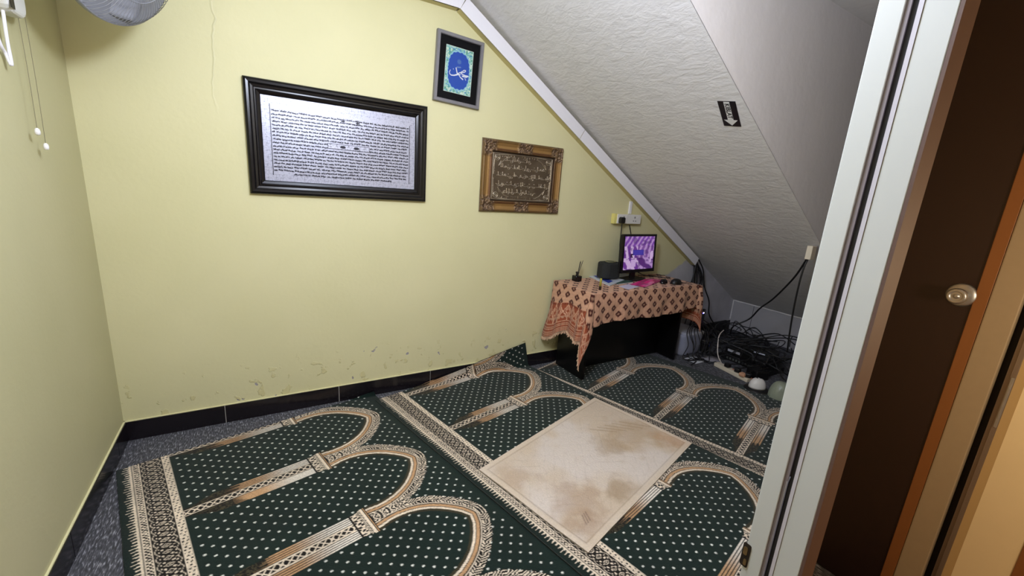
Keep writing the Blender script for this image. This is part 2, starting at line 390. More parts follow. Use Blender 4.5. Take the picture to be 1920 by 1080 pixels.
# ================================================================ CARPETS
PER = .4905
PUR = [(.735,.168),(.77,.172),(.80,.177),(.84,.176),(.88,.168),(.92,.152),(.955,.132),(.99,.103),(1.02,.070),(1.045,.036),(1.060,0)]
G_D = lin(14, 32, 27); CREAM = lin(222, 205, 182); TAN = lin(186, 146, 106); DK = lin(22, 16, 12); WHITE = lin(216, 216, 206); OLV = lin(58, 52, 34)
def carpet_color(Sx, T, c0, seed):
    C = np.ones(Sx.shape+(3,))*G_D
    tt = (T-c0+PER/2) % PER-PER/2; at = np.abs(tt); u = PER/2-at
    # white dots on a diagonal lattice
    a = (Sx-.0113)/.02875; b = tt/.02725
    p = (a+b-1)/2; q = (a-b-1)/2; rp = np.round(p); rq = np.round(q)
    ds = (a-(rp+rq+1))*.02875; dt = (b-(rp-rq))*.02725
    dot = 1-sm(np.hypot(ds/1.15, dt), .0034, .0058)
    dot *= (Sx > .2)*(Sx < 1.17)
    C = mixc(C, dot, WHITE)
    # arch
    pts = [(s, h) for s, h in PUR]+[(s, -h) for s, h in PUR[-2::-1]]
    uu = u
    D, A = segdist(Sx, uu, [(s, h) for s, h in PUR])
    hw = np.interp(Sx, [s for s, h in PUR], [h for s, h in PUR], left=.168, right=-1)
    d = np.where((uu < hw), -D, D)
    arch = (Sx > .742)
    ph = A/.0125; teeth = .010*np.abs((ph % 1)*2-1)
    reach = (d > -.003) & (d < .088-teeth+.004) & arch
    K = np.zeros_like(C)+DK
    def put(m, col):
        nonlocal K; K = mixc(K, m, col)
    put(band(d, -.003, .009, .002)*.75, OLV*1.1); put(band(d, .010, .021), CREAM); put(band(d, .024, .037), TAN); put(band(d, .0375, .041), DK*1.5); put(band(d, .042, .0465), CREAM)
    z1 = (np.sin((A+.55*d)/.0125*2*math.pi) > -.1)*1.0; put(band(d, .049, .062)*z1, CREAM*.95)
    z2 = (np.sin((A-.9*d)/.0125*2*math.pi) > .15)*1.0; put(band(d, .064, .086)*z2, CREAM)
    # filling between neighbouring arches, over each column
    fl = (np.sin(Sx*340+np.sin(at*300)*1.5)*np.sin(at*230+np.sin(Sx*170)) > .12)*1.0
    tri = (Sx < .85) & (d > .046); K = np.where(tri[..., None], mixc(np.zeros_like(C)+DK, fl, CREAM), K)
    C = np.where(reach[..., None], K, C)
    # column shaft
    sh = (at < .064) & (Sx > .186) & (Sx < .676)
    side = at > .021
    st = ((at-.021)/.0108 % 1); stripe = (st > .30)
    ctop = lin(226, 216, 202); tcol = sm(Sx, .44, .60)[..., None]*ctop+(1-sm(Sx, .44, .60))[..., None]*TAN
    tcol = tcol*(sm(Sx, .34, .40)[..., None]*.8+.2)
    SHC = np.where(stripe[..., None], tcol, DK)
    r_ = np.random.default_rng(seed).random(Sx.shape)
    edge = .325+.03*np.sin(at*900)+.05*(at/.064)
    fade = (Sx < edge); speck = ((vnoise(Sx, T, 260, 3)*.7+r_*.3) > .52)*1.0*sm(Sx-at*.6, .14, .26)
    FD = mixc(np.zeros_like(C)+DK*.8, speck, OLV*1.3)
    SHC = np.where(fade[..., None], FD, SHC)
    narrow = fade & (at > .03+.034*sm(Sx, .2, .30))
    dia = np.abs(((Sx/.030) % 1)*2-1)*.016; ce = np.abs(at-dia)
    CE = np.where(((ce < .0035) | ((at < .003) & (dia < .006)) | (np.abs(at-.018) < .0022))[..., None], CREAM, DK)
    SHC = np.where(side[..., None], SHC, CE)
    C = np.where((sh & ~narrow)[..., None], SHC, C)
    # capital
    cp = (at < .068) & (Sx >= .676) & (Sx < .712)
    sc_ = ((np.sin(tt*300)*np.cos((Sx-.694)*190+np.sin(tt*150)) > -.1) & (Sx > .681)); C = np.where(cp[..., None], np.where(sc_[..., None], CREAM, DK), C)
    cp = (at < .074) & (Sx >= .712) & (Sx < .726); C = np.where(cp[..., None], np.where((np.sin(tt*700+Sx*500) > 0)[..., None], CREAM, DK), C)
    bar = (at < .080) & (Sx >= .726) & (Sx < .748)
    BC = np.where((Sx < .737)[..., None], CREAM*1.05, np.where((Sx < .741)[..., None], DK, np.where((Sx < .745)[..., None], TAN, DK)))
    C = np.where(bar[..., None], BC, C)
    # border along the long edge
    B = Sx < .186; K = np.zeros_like(C)+DK
    tp = np.abs(((T/.0172) % 1)*2-1); K = np.where(((Sx < .040))[..., None], G_D*.8, K)
    tip = (Sx < .041) & (Sx > .014+.027*np.minimum(1, 1.9*tp)**.8); K = np.where(tip[..., None], CREAM, K)
    put(band(Sx, .041, .050), CREAM); put(band(Sx, .0535, .0775), CREAM)
    wv = (np.sin(T*2*math.pi/.0165+np.sin(Sx*500)*2.2) > .0) & (Sx > .056) & (Sx < .075) & ((T/.0825 % 1) > .25)
    K = np.where(wv[..., None], DK, K)
    blob = (np.hypot((T/.0825 % 1-.1)*.0825, Sx-.066) < .009); blob2 = np.hypot((T/.0825 % 1-.1)*.0825, Sx-.066) < .005
    K = np.where(blob[..., None], DK, K); K = np.where(blob2[..., None], CREAM, K)
    w1 = .0855+.0035*np.sin(T*2*math.pi/.041); put(np.clip(1-np.abs(Sx-w1)/.0026, 0, 1), CREAM)
    w2 = .1475-.0035*np.sin(T*2*math.pi/.041); put(np.clip(1-np.abs(Sx-w2)/.0026, 0, 1), CREAM)
    cell = .034; qq = np.abs((T/cell % 1)-.5)*cell*1.5+np.abs(Sx-.1165)
    put(((qq > .011) & (qq < .0165))*1.0, CREAM*.95); put((qq < .004)*1.0, CREAM)
    q2 = np.hypot((np.abs((T/cell % 1)-.5)-.5)*cell, np.abs(Sx-.1165)-.013); put((q2 < .0045)*1.0, CREAM)
    q3 = np.hypot((np.abs((T/(cell/2) % 1)-.5))*cell/2, np.abs(Sx-.1165)-.023); put((q3 < .003)*1.0, CREAM)
    put(band(Sx, .156, .184), CREAM)
    fb = ((np.sin(T*2*math.pi/.0165)+.9*np.sin(Sx*420+T*120)) > .9) & (Sx > .159) & (Sx < .181); K = np.where(fb[..., None], DK, K)
    C = np.where(B[..., None], K, C)
    C = C*(.80+.4*np.random.default_rng(seed+9).random(Sx.shape))[..., None]
    C *= (.86+.28*vnoise(Sx, T, 9, seed))[..., None]
    return np.clip(C, 0, 1)
A0 = np.array([-.613, 2.295]); UA = math.radians(13.1); UU = np.array([math.cos(UA), math.sin(UA)]); VV = np.array([UU[1], -UU[0]])
M_carpet = attr_mat('woven_green_carpet', .95, bump=.5, bscale=420, sheen=.15)
def carpet(s_off, t_off, rot, c0, width, t0, t1, z, label, seed, res=.0036, clipx=None):
    s = np.arange(0, width+res/2, res); t = np.arange(t0, t1+res/2, res); Sx, T = np.meshgrid(s, t, indexing='ij')
    C = carpet_color(Sx, T, c0, seed)
    cr, sr = math.cos(rot), math.sin(rot)
    ws = s_off+Sx*cr+T*sr; wt = t_off-Sx*sr+T*cr
    X = A0[0]+ws*UU[0]+wt*VV[0]; Y = A0[1]+ws*UU[1]+wt*VV[1]
    Z = z+.0016*np.sin(ws*9+wt*5)*np.sin(wt*7.3+1)+0*X
    lim = YB-.040; over = np.maximum(Y-lim, 0)                         # the corner that does not fit climbs the skirting
    R = .02; Y2 = np.where(over > 0, lim+R*np.sin(np.minimum(over/R, math.pi/2)), Y); Z = Z+np.where(over > 0, R*(1-np.cos(np.minimum(over/R, math.pi/2)))+np.maximum(over-R*math.pi/2, 0), 0)
    me = grid_mesh(np.stack([X, Y2, Z], -1), C, skirt=(0, 0, -.005))
    o = link('prayer_carpet', me, M_carpet); return tag(o, label, 'carpet', None)
carpet(0, 0, 0, 0, 1.235, 0, 1.96, .0065, 'dark green arched prayer carpet nearest the left wall, white dots and full ornate border', 1)
carpet(1.202, .10, 0, .0615, 1.20, 0, 2.02, .0145, 'middle dark green arched prayer carpet lying under the beige mat', 2)
carpet(2.236, .39, .075, .485, 1.235, 0, 1.74, .0065, 'dark green arched prayer carpet running under the table beside the cables', 3, res=.0042)

# beige mat
def mat_color(u, v):        # u 0..1 across length 1.12, v 0..1 along .69
    X, Y = u*1.12, v*.69
    n = vnoise(X, Y, 5, 31)*.6+vnoise(X, Y, 13, 32)*.4; C = np.ones(u.shape+(3,))*lin(203, 184, 162)
    C = mixc(C, sm(n, .35, .75)*.8, lin(214, 202, 192))
    def stain(cx_, cy_, rx, ry, k, col, seed):
        nonlocal C
        d = np.hypot((X-cx_)/rx, (Y-cy_)/ry)+(vnoise(X, Y, 16, seed)-.5)*.9+(vnoise(X, Y, 45, seed+1)-.5)*.35
        C = mixc(C, (1-sm(d, .35, 1.15))*k, col)
    br = lin(160, 130, 102)
    stain(.18, .50, .20, .17, .5, br, 41); stain(.45, .60, .13, .08, .55, lin(152, 126, 92), 43); stain(.10, .16, .14, .10, .35, br, 45)
    stain(.92, .40, .26, .17, .5, lin(172, 142, 104), 47); stain(1.05, .6, .1, .12, .6, lin(184, 140, 98), 49); stain(.72, .35, .16, .10, .45, lin(162, 138, 108), 51)
    stain(.12, .62, .1, .08, .5, br, 53)
    ed = np.minimum(np.minimum(X, 1.12-X), np.minimum(Y, .69-Y)); C = mixc(C, band(ed, -1, .028, .004)*.7, lin(212, 194, 172)); C = mixc(C, band(ed, .030, .036, .003)*.45, lin(150, 126, 98))
    # flattened scroll embroidery
    g = (np.abs(np.sin(X*48+3*np.sin(Y*21))*np.sin(Y*44+2.5*np.sin(X*17))) < .06)*(ed > .045); C = mixc(C, g*.10, lin(140, 116, 90))
    for k in range(5):
        D, _ = segdist(X, Y, [(.76+.055*k, .20+.02*k), (.86+.055*k, .32+.03*k)]); C = mixc(C, (1-sm(D, .002, .010))*.4, lin(150, 122, 88))
    for k in range(3):
        D, _ = segdist(X, Y, [(.150+.014*k, .555), (.120+.016*k, .600)]); C = mixc(C, (1-sm(D, .001, .004))*.6, lin(96, 70, 66))
    C = C*(.93+.14*np.random.default_rng(5).random(u.shape))[..., None]
    return np.clip(C, 0, 1), ed, g
u, v = np.meshgrid(np.linspace(0, 1, 300), np.linspace(0, 1, 190), indexing='ij')
Cm, ed, gg = mat_color(u, v)
c_bl, c_br, c_tr, c_tl = [px(a, b, 2, .022)[:2] for a, b in ((898, 880), (1103, 1036), (1298, 830), (1115, 745))]   # near-left, near, right, far
Pm = ((1-u)*(1-v))[..., None]*c_bl+((u)*(1-v))[..., None]*c_tl+((1-u)*v)[..., None]*c_br+(u*v)[..., None]*c_tr
wob = .004*np.sin(u*7)*np.sin(v*5); Zm = .021+.002*np.sin(u*9+1)*np.sin(v*7)+.0025*band(ed, .008, .028, .006)-.0012*gg*1.0
Pm = np.concatenate([Pm, Zm[..., None]], -1); Pm[..., 0] += wob
tag(link('floor_mat', grid_mesh(Pm, Cm, skirt=(0, 0, -.006)), attr_mat('beige_plush', .95, bump=.7, bscale=160, sheen=.35)),
    'worn beige plush mat with brown stains lying on the green carpets', 'mat')

# ================================================================ FRAMED PIECES ON THE BACK WALL
def frame_ring(name, W, Hh, prof, m, parent, smooth=False):
    """mitred moulding; prof = (inset from the outer edge, height off the wall); x right, y up, z off the wall"""
    mb = MB(); n = len(prof); v = []
    for ins, h in prof:
        x, y = W/2-ins, Hh/2-ins; v += [(-x, -y, h), (x, -y, h), (x, y, h), (-x, y, h)]
    f = [(i*4+k, i*4+(k+1) % 4, (i+1)*4+(k+1) % 4, (i+1)*4+k) for i in range(n-1) for k in range(4)]
    return mb.add(v, f).build(name, m, parent, smooth)
def wall_piece(name, cx_, cz_, roll, label, cat):
    o = empty(name, (cx_, YB-.001, cz_), 0, label, cat); o.rotation_euler = (math.pi/2, -roll, 0); return o
def panel(name, W, Hh, z, C, m, parent, relief=None):
    n, k = C.shape[:2]; X, Y = np.meshgrid(np.linspace(-W/2, W/2, n), np.linspace(-Hh/2, Hh/2, k), indexing='ij')
    Z = np.full(X.shape, z) if relief is None else z+relief
    return link(name, grid_mesh(np.stack([X, Y, Z], -1), C, skirt=(0, 0, -.003)), m, parent)
# -- large black frame with engraved silver plate
k = (YB-.03)/YB
def fit(*pts):      # outer corners seen at the given pixels on the frame's front plane
    return [px(a, b, 1, YB-.028) for a, b in pts]
q = fit((455, 140), (803, 200), (798, 378), (468, 363)); W = (q[1][0]-q[0][0]+q[2][0]-q[3][0])/2; Hh = (q[0][2]-q[3][2]+q[1][2]-q[2][2])/2
c = sum(q)/4
bf = wall_piece('calligraphy_frame', c[0], c[2], 0, 'large black moulded frame with silver plate densely engraved in black script', 'picture')
M_black = mat('black_lacquer_moulding', srgb(12, 10, 12), .25, spec=.35)
frame_ring('frame', W, Hh, [(0, 0), (0, .020), (.004, .026), (.012, .030), (.022, .029), (.030, .022), (.040, .020), (.044, .024), (.050, .024), (.054, .018), (.066, .014), (.070, .010), (.070, .004)], M_black, bf)
wi, hi = W-.14, Hh-.14
nx, ny = int(wi/.00115), int(hi/.00115)
X, Y = np.meshgrid(np.linspace(0, wi, nx), np.linspace(0, hi, ny), indexing='ij')      # Y up
r = np.random.default_rng(21); SIL = lin(180, 182, 200); INK = lin(18, 16, 34)
Cc = np.ones(X.shape+(3,))*SIL
bx, by = .038, .034
inner = (X > bx) & (X < wi-bx*.9) & (Y > by) & (Y < hi-by*1.1)
speck = (vnoise(X, Y, 330, 5) > .62)*1.0*(vnoise(X, Y, 90, 6) > .42); Cc = mixc(Cc, speck*.35, lin(110, 112, 130))
vine = (np.abs(np.sin(X*190)*np.sin(Y*190)-.35*np.sin((X+Y)*95)) < .10)*1.0; Cc = mixc(Cc, vine*(~inner)*.5, lin(96, 98, 116))
NL = 19; top = hi-by*1.1-.018; lh = (top-by)/NL
for li in range(NL):
    y0 = top-(li+.8)*lh; xx = bx+.006; ex = wi-bx*.9-.004
    if li == NL-1: xx += .09; ex -= .09
    while xx < ex-.01:
        L_ = min(r.uniform(.012, .04), ex-xx); ym = y0+r.normal(0, .0008)
        sel = (X > xx) & (X < xx+L_) & (np.abs(Y-ym-.0012*np.sin((X-xx)*260)) < .0025+.0008*np.sin(X*500)); Cc[sel] = INK
        for j in range(int(L_/.0042)):                       # letter tops and bowls above the baseline
            x0 = xx+j*.0042+r.uniform(0, .002); kind = r.integers(0, 5)
            i0, i1 = np.searchsorted(X[:, 0], [x0-.004, x0+.006]); j0, j1 = np.searchsorted(Y[0], [ym-.006, ym+.012])
            xs_, ys_ = X[i0:i1, j0:j1], Y[i0:i1, j0:j1]
            if xs_.size == 0: continue
            if kind == 0: msk = (np.abs(xs_-x0-.15*(ys_-ym)) < .0007) & (ys_ > ym) & (ys_ < ym+.0085)
            elif kind == 1: msk = np.abs(np.hypot(xs_-x0, ys_-ym-.0035)-.0022) < .0008
            elif kind == 2: msk = np.hypot(xs_-x0, ys_-ym-.0065) < .0012
            elif kind == 3: msk = (np.abs(np.hypot(xs_-x0, ys_-ym-.001)-.0034) < .0008) & (ys_ < ym)
            else: msk = np.hypot(xs_-x0, (ys_-ym)*.8) < .0028
            sub = Cc[i0:i1, j0:j1]; sub[msk] = INK
        xx += L_+r.uniform(.0015, .005)
Cc[(np.abs(X-bx) < .0022) & (Y > by-.006) & (Y < hi-by*1.1)] = INK; Cc[(np.abs(X-(wi-bx*.85)) < .0015) & (Y > by-.006) & (Y < hi-by*1.5)] = INK
def cartouche(x0, x1, y0_, y1_, dots, inkl):
    s_ = (X > x0) & (X < x1) & (Y > y0_) & (Y < y1_); Cc[s_] = INK
    s_ = (X > x0+.0025) & (X < x1-.0025) & (Y > y0_+.0025) & (Y < y1_-.0025); Cc[s_] = SIL*1.05
    sp2 = s_ & (vnoise(X, Y, 260, 9) > .66); Cc[sp2] = SIL*.5
    for dx in dots:
        Cc[s_ & (np.hypot((X-dx)/1.9, Y-(y0_+y1_)/2) < inkl)] = INK
cartouche(wi*.385, wi*.665, hi*.455, hi*.525, (wi*.485, wi*.575), .0075)
cartouche(wi*.475, wi*.60, hi*.795, hi*.835, (wi*.49, wi*.585), .005)
rel = np.where((Cc[..., 0] < .05), -.0004, 0)+.0002*vnoise(X, Y, 200, 12)
m_silver = attr_mat('engraved_silver', .30, .25, .5, bump=.15, bscale=500)
panel('silver_plate', wi, hi, .0075, Cc, m_silver, bf)
# -- small grey frame with blue print
q = fit((822, 52), (910, 80), (898, 205), (813, 187)); c = sum(q)/4
W = np.linalg.norm(q[1]-q[0])*.5+np.linalg.norm(q[2]-q[3])*.5; Hh = np.linalg.norm(q[0]-q[3])*.5+np.linalg.norm(q[1]-q[2])*.5
sf = wall_piece('small_picture_frame', c[0], c[2], math.radians(-2.5), 'small tilted grey frame with black mount and blue calligraphy print', 'picture')
M_greyf = mat('grey_brushed_frame', srgb(128, 126, 130), .45, .3, noise=.12, nscale=30, stretch=(1, 1, 1))
frame_ring('frame', W, Hh, [(0, 0), (0, .022), (.003, .026), (.018, .026), (.021, .022), (.021, .004)], M_greyf, sf)
MB().box((-W/2+.02, -Hh/2+.02, .003), (W/2-.02, Hh/2-.02, .010)).build('black_mount', mat('black_mount_card', srgb(6, 6, 9), .6, spec=.15), sf)
wi, hi = W-.042-.082, Hh-.042-.088
nx, ny = int(wi/.0011), int(hi/.0011); X, Y = np.meshgrid(np.linspace(-wi/2, wi/2, nx), np.linspace(-hi/2, hi/2, ny), indexing='ij')
Cc = np.ones(X.shape+(3,))*lin(150, 205, 190)
nn = vnoise(X+1, Y+1, 220, 3); n2 = vnoise(X+2, Y+2, 90, 4); Cc = mixc(Cc, (nn > .6)*.9, lin(226, 236, 214)); Cc = mixc(Cc, (n2 > .62)*.8, lin(62, 150, 120)); Cc = mixc(Cc, (vnoise(X+3, Y+3, 150, 8) > .7)*.8, lin(80, 150, 200))
ed = np.minimum(wi/2-np.abs(X), hi/2-np.abs(Y)); Cc = mixc(Cc, band(ed, -1, .003)*1.0, lin(206, 226, 214))
an = np.arctan2(Y, X); rx, ry = wi*.40, hi*.415; rr = (np.abs(X/rx)**2.6+np.abs(Y/ry)**2.6)**(1/2.6)+.02*np.cos(an*24)
Cc = mixc(Cc, 1-sm(rr, .99, 1.09), lin(150, 205, 220)); Cc = mixc(Cc, 1-sm(rr, .95, .99), lin(34, 78, 178))
Cc = mixc(Cc, (1-sm(np.hypot(X-.0, Y-hi*.20), .010, .016))*(.35+.25*np.sin(Y*900)), lin(120, 160, 190))
D, _ = segdist(X, Y, [(-.012, hi*.075), (.010, hi*.09)]); Cc = mixc(Cc, (1-sm(D, .002, .005))*.5, lin(150, 180, 210))
def stroke(pts, w0, w1):
    global Cc
    D, Aa = segdist(X, Y, pts); Lt = sum(math.dist(a, b) for a, b in zip(pts[:-1], pts[1:])); ww = w0+(w1-w0)*Aa/Lt
    Cc = mixc(Cc, 1-sm(D-ww, -.0006, .0008), lin(232, 234, 240))
u_ = wi
stroke([(-.30*u_, -.02*hi), (-.33*u_, -.07*hi), (-.31*u_, -.11*hi), (-.25*u_, -.128*hi), (-.15*u_, -.115*hi), (-.05*u_, -.085*hi), (-.01*u_, -.06*hi)], .0014, .0042)   # dal sweep
stroke([(-.10*u_, .055*hi), (-.075*u_, .0), (-.05*u_, -.05*hi), (-.01*u_, -.075*hi), (.06*u_, -.07*hi)], .0026, .0030)
stroke([(-.02*u_, -.055*hi), (.06*u_, -.022*hi), (.14*u_, -.010*hi), (.20*u_, .004*hi), (.255*u_, .03*hi), (.25*u_, .055*hi), (.19*u_, .05*hi), (.17*u_, .03*hi), (.10*u_, .0)], .0022, .0018)
stroke([(.06*u_, -.022*hi), (.15*u_, -.05*hi), (.25*u_, -.06*hi), (.36*u_, -.058*hi), (.30*u_, -.085*hi), (.16*u_, -.088*hi)], .0022, .0040)
stroke([(.02*u_, -.085*hi), (.08*u_, -.125*hi), (.17*u_, -.155*hi)], .0018, .0036)
stroke([(.25*u_, -.12*hi), (.29*u_, -.16*hi)], .0018, .0014); stroke([(-.20*u_, .02*hi), (-.19*u_, .01*hi)], .0016, .0012)
panel('print', wi, hi, .0108, Cc*.82, attr_mat('glossy_print', .3, 0, .5), sf)
# -- antique gold frame with embossed plate
q = fit((908, 257), (1059, 278), (1047, 401), (900, 397)); c = sum(q)/4
W = (q[1][0]-q[0][0]+q[2][0]-q[3][0])/2; Hh = (q[0][2]-q[3][2]+q[1][2]-q[2][2])/2
gf = wall_piece('gilt_frame', c[0], c[2], 0, 'antique gold baroque frame holding an embossed bronze script plate', 'picture')
wi, hi = W-.16, Hh-.16
# moulding as a relief grid: scoop profile, carved corners and centres
nx, ny = int(W/.0024), int(Hh/.0024); X, Y = np.meshgrid(np.linspace(-W/2, W/2, nx), np.linspace(-Hh/2, Hh/2, ny), indexing='ij')
ed = np.minimum(W/2-np.abs(X), Hh/2-np.abs(Y))
prof = np.interp(ed, [0, .004, .014, .020, .040, .060, .066, .074, .080], [.006, .020, .026, .021, .014, .018, .022, .020, .006])
al = np.where(W/2-np.abs(X) < Hh/2-np.abs(Y), Hh/2-np.abs(Y), W/2-np.abs(X))
carve = np.clip(1-sm(al, .085, .12)+(1-sm(np.where(W/2-np.abs(X) < Hh/2-np.abs(Y), np.abs(Y), np.abs(X)), .045, .07))*(np.abs(Y) > np.abs(X)*.6), 0, 1)
orn = vnoise(X+1, Y+1, 95, 61)*.6+vnoise(X+1, Y+1, 190, 62)*.4
Zr = prof+carve*(orn-.25)*.016*band(ed, .006, .076, .004)
gold = mixc(np.ones(X.shape+(3,))*lin(120, 92, 54), band(ed, .018, .058, .006)*(1-carve), lin(156, 120, 70)); gold = mixc(gold, (1-carve)*band(ed, .056, .070, .004)*.7, lin(88, 48, 28)); gold = mixc(gold, band(ed, -1, .010, .003)*.7, lin(110, 84, 44))
gold = mixc(gold, carve*sm(orn, .66, .36)*.9, lin(70, 50, 38)); gold = mixc(gold, carve*.45, lin(126, 104, 84)); gold = mixc(gold, band(ed, .073, 9, .002), lin(60, 40, 26))
keep = ed < .0815
Zr = np.where(keep, Zr, .004)
panel('frame', W, Hh, 0, gold, attr_mat('antique_gilt', .42, .45, .5, bump=.4, bscale=260), gf, relief=Zr)
nx, ny = int(wi/.0014), int(hi/.0014); X, Y = np.meshgrid(np.linspace(-wi/2, wi/2, nx), np.linspace(-hi/2, hi/2, ny), indexing='ij')
Hr = np.zeros(X.shape); r = np.random.default_rng(77)
def emb(pts, w_):
    global Hr
    xs_ = [p[0] for p in pts]; ys_ = [p[1] for p in pts]
    i0, i1 = np.searchsorted(X[:, 0], [min(xs_)-.01, max(xs_)+.01]); j0, j1 = np.searchsorted(Y[0], [min(ys_)-.01, max(ys_)+.01])
    if i1 <= i0 or j1 <= j0: return
    D, _ = segdist(X[i0:i1, j0:j1], Y[i0:i1, j0:j1], pts); Hr[i0:i1, j0:j1] = np.maximum(Hr[i0:i1, j0:j1], 1-sm(D, w_*.3, w_*1.25))
rows = [(.355, .16, .62), (.20, .10, .88), (.02, .05, .94), (-.17, .04, .90), (-.33, .14, .72)]
for yf, x0f, x1f in rows:
    y0 = yf*hi; x = -wi/2+x0f*wi+.02
    while x < -wi/2+x1f*wi:
        L_ = r.uniform(.022, .045); y_ = y0+r.normal(0, .002)
        emb([(x+i*L_/5, y_+r.uniform(-.004, .004)) for i in range(6)], .0028)
        for j in range(3):
            xq = x+r.uniform(0, L_); kd = r.integers(0, 4)
            if kd == 0: emb([(xq, y_), (xq-.002, y_+.024)], .0022)
            elif kd == 1: emb([(xq+.006*math.cos(a), y_+.006+.006*math.sin(a)) for a in np.linspace(0, 6.2, 9)], .0020)
            elif kd == 2: emb([(xq+.009*math.cos(a), y_-.003+.010*math.sin(a)) for a in np.linspace(3.2, 6.2, 6)], .0022)
            else: emb([(xq, y_+.015), (xq+.003, y_+.016)], .0026)
        x += L_+r.uniform(.004, .009)
for sx_ in (-1, 1):
    for sy_ in (-1, 1):
        cx_, cy_ = sx_*(wi/2-.038), sy_*(hi/2-.034)
        emb([(cx_+.018*math.cos(a), cy_+.018*math.sin(a)) for a in np.linspace(0, 6.28, 16)], .003); emb([(cx_+.008*math.cos(a), cy_+.008*math.sin(a)) for a in np.linspace(0, 6.28, 10)], .003)
        for kk in (.6, .9, 1.2): emb([(cx_-sx_*.02*kk, cy_+sy_*.02), (cx_-sx_*.05*kk, cy_+sy_*.022), (cx_-sx_*.09*kk, cy_+sy_*.026)], .0026)
        for kk in (.6, 1.1): emb([(cx_+sx_*.02, cy_-sy_*.02*kk), (cx_+sx_*.022, cy_-sy_*.05*kk), (cx_+sx_*.024, cy_-sy_*.10*kk)], .0026)
        emb([(cx_-sx_*.03, cy_-sy_*.02), (cx_-sx_*.015, cy_-sy_*.05), (cx_-sx_*.06, cy_-sy_*.005), (cx_-sx_*.10, cy_+sy_*.012)], .0024)
ed = np.minimum(wi/2-np.abs(X), hi/2-np.abs(Y)); Hr = np.maximum(Hr, band(ed, .004, .009, .002)); Hr = np.maximum(Hr, .45*(vnoise(X+2, Y+2, 120, 71) > .62)*band(ed, .01, .03, .004))
Cc = np.ones(X.shape+(3,))*lin(122, 108, 90); Cc = mixc(Cc, sm(Hr, .4, 1)*.9, lin(196, 182, 158)); Cc = mixc(Cc, vnoise(X+1, Y+1, 24, 4)*.5, lin(84, 68, 54))
panel('embossed_plate', wi, hi, .006, Cc, attr_mat('embossed_bronze', .36, .65, .5), gf, relief=Hr*.0042)

# ---- cable trunking in the angle of wall and slope
M_trk = mat('white_plastic_trunking', srgb(232, 230, 236), .45, noise=.03, nscale=6)
M_trk_paint = mat('yellow_overpainted_plastic', srgb(198, 186, 132), .6, noise=.06)
tr = empty('cable_trunking', (1.079, YB, 2.36), 0, 'white plastic cable trunking running down the slope edge of the yellow wall', 'cable trunking')
P0 = np.array([1.079, 2.360]); P1 = np.array([3.655, .772]); dv = (P1-P0)/np.linalg.norm(P1-P0); nv = np.array([-dv[1], dv[0]]); TD = .055
def trunk_seg(a, b, w_=.080, mit=0):
    def loop(A, B, s0, s1):
        return None
    A = np.array(a); B = np.array(b); d_ = (B-A)/np.linalg.norm(B-A); n_ = np.array([-d_[1], d_[0]])
    f = lambda p, y: (p[0]-1.079, y-YB, p[1]-2.36)
    bd = MB(); v = [f(A, YB-.0005), f(B, YB-.0005), f(B+n_*w_, YB-.0005), f(A+n_*w_-d_*mit, YB-.0005), f(A, YB-TD), f(B, YB-TD), f(B+n_*w_, YB-TD), f(A+n_*w_-d_*mit, YB-TD)]
    body = bd.add(v, [(0,1,2,3),(7,6,5,4),(0,4,5,1),(1,5,6,2),(2,6,7,3),(3,7,4,0)]); return body
def cover(a, b, w_=.080, mit=0):
    A = np.array(a); B = np.array(b); d_ = (B-A)/np.linalg.norm(B-A); n_ = np.array([-d_[1], d_[0]]); y0 = TD+.0015
    f = lambda p, y: (p[0]-1.079, -y, p[1]-2.36)
    v = [f(A-n_*0, y0-.012), f(B, y0-.012), f(B+n_*w_, y0-.012), f(A+n_*w_-d_*mit, y0-.012), f(A, y0), f(B, y0), f(B+n_*w_, y0), f(A+n_*w_-d_*mit, y0)]
    return MB().add(v, [(0,1,2,3),(7,6,5,4),(0,4,5,1),(1,5,6,2),(2,6,7,3),(3,7,4,0)])
segs = [(P0, P0+dv*1.14), (P0+dv*1.143, P0+dv*2.262), (P0+dv*2.266, P1)]
for i, (a, b) in enumerate(segs):
    trunk_seg(a, b).build('trunking_body', M_trk_paint, tr); cover(a, b).build('trunking_cover', M_trk, tr, bevel=.002)
a, b = (XL+.002, 2.362), (1.070, 2.362)
trunk_seg(a, b).build('trunking_body', M_trk_paint, tr); cover(a, b).build('trunking_cover', M_trk, tr, bevel=.002)
gm = MB(); a3 = P0; gm.add([(a3[0]-1.079-.01, -TD, .001), (a3[0]-1.079, -TD-.0012, .001), (.041, -TD-.0012, .078), (.0, -TD-.0012, .082), (-.01, -TD-.0012, .08)], [(0,1,2,3,4)]).build('corner_piece', M_trk, tr)

# ---- twin socket, plug, conduit
M_sock = mat('white_socket_plastic', srgb(226, 224, 220), .35); M_sockY = mat('yellow_smeared_plastic', srgb(226, 216, 130), .5)
M_bk = mat('black_plastic', srgb(16, 15, 17), .45); M_cab = mat('black_cable_rubber', srgb(18, 17, 19), .5); M_slot = mat('socket_slot', srgb(40, 38, 38), .6)
s0 = px(1158, 401, 1, YB-.045); s1 = px(1201, 421, 1, YB-.045); sx0, sx1 = s0[0]-.01, s1[0]-.005; sz1 = 1.236; sz0 = 1.158
so = empty('wall_socket', ((sx0+sx1)/2, YB, (sz0+sz1)/2), 0, 'white twin wall socket on its box above the monitor', 'socket'); hw = (sx1-sx0)/2; hh = (sz1-sz0)/2
MB().box((-hw-.012, -.036, -hh-.004), (hw, -.0005, hh)).build('back_box', M_sockY, so, bevel=.004)
MB().box((-hw+.016, -.046, -hh), (hw, -.0365, hh)).build('face_plate', M_sock, so, bevel=.003)
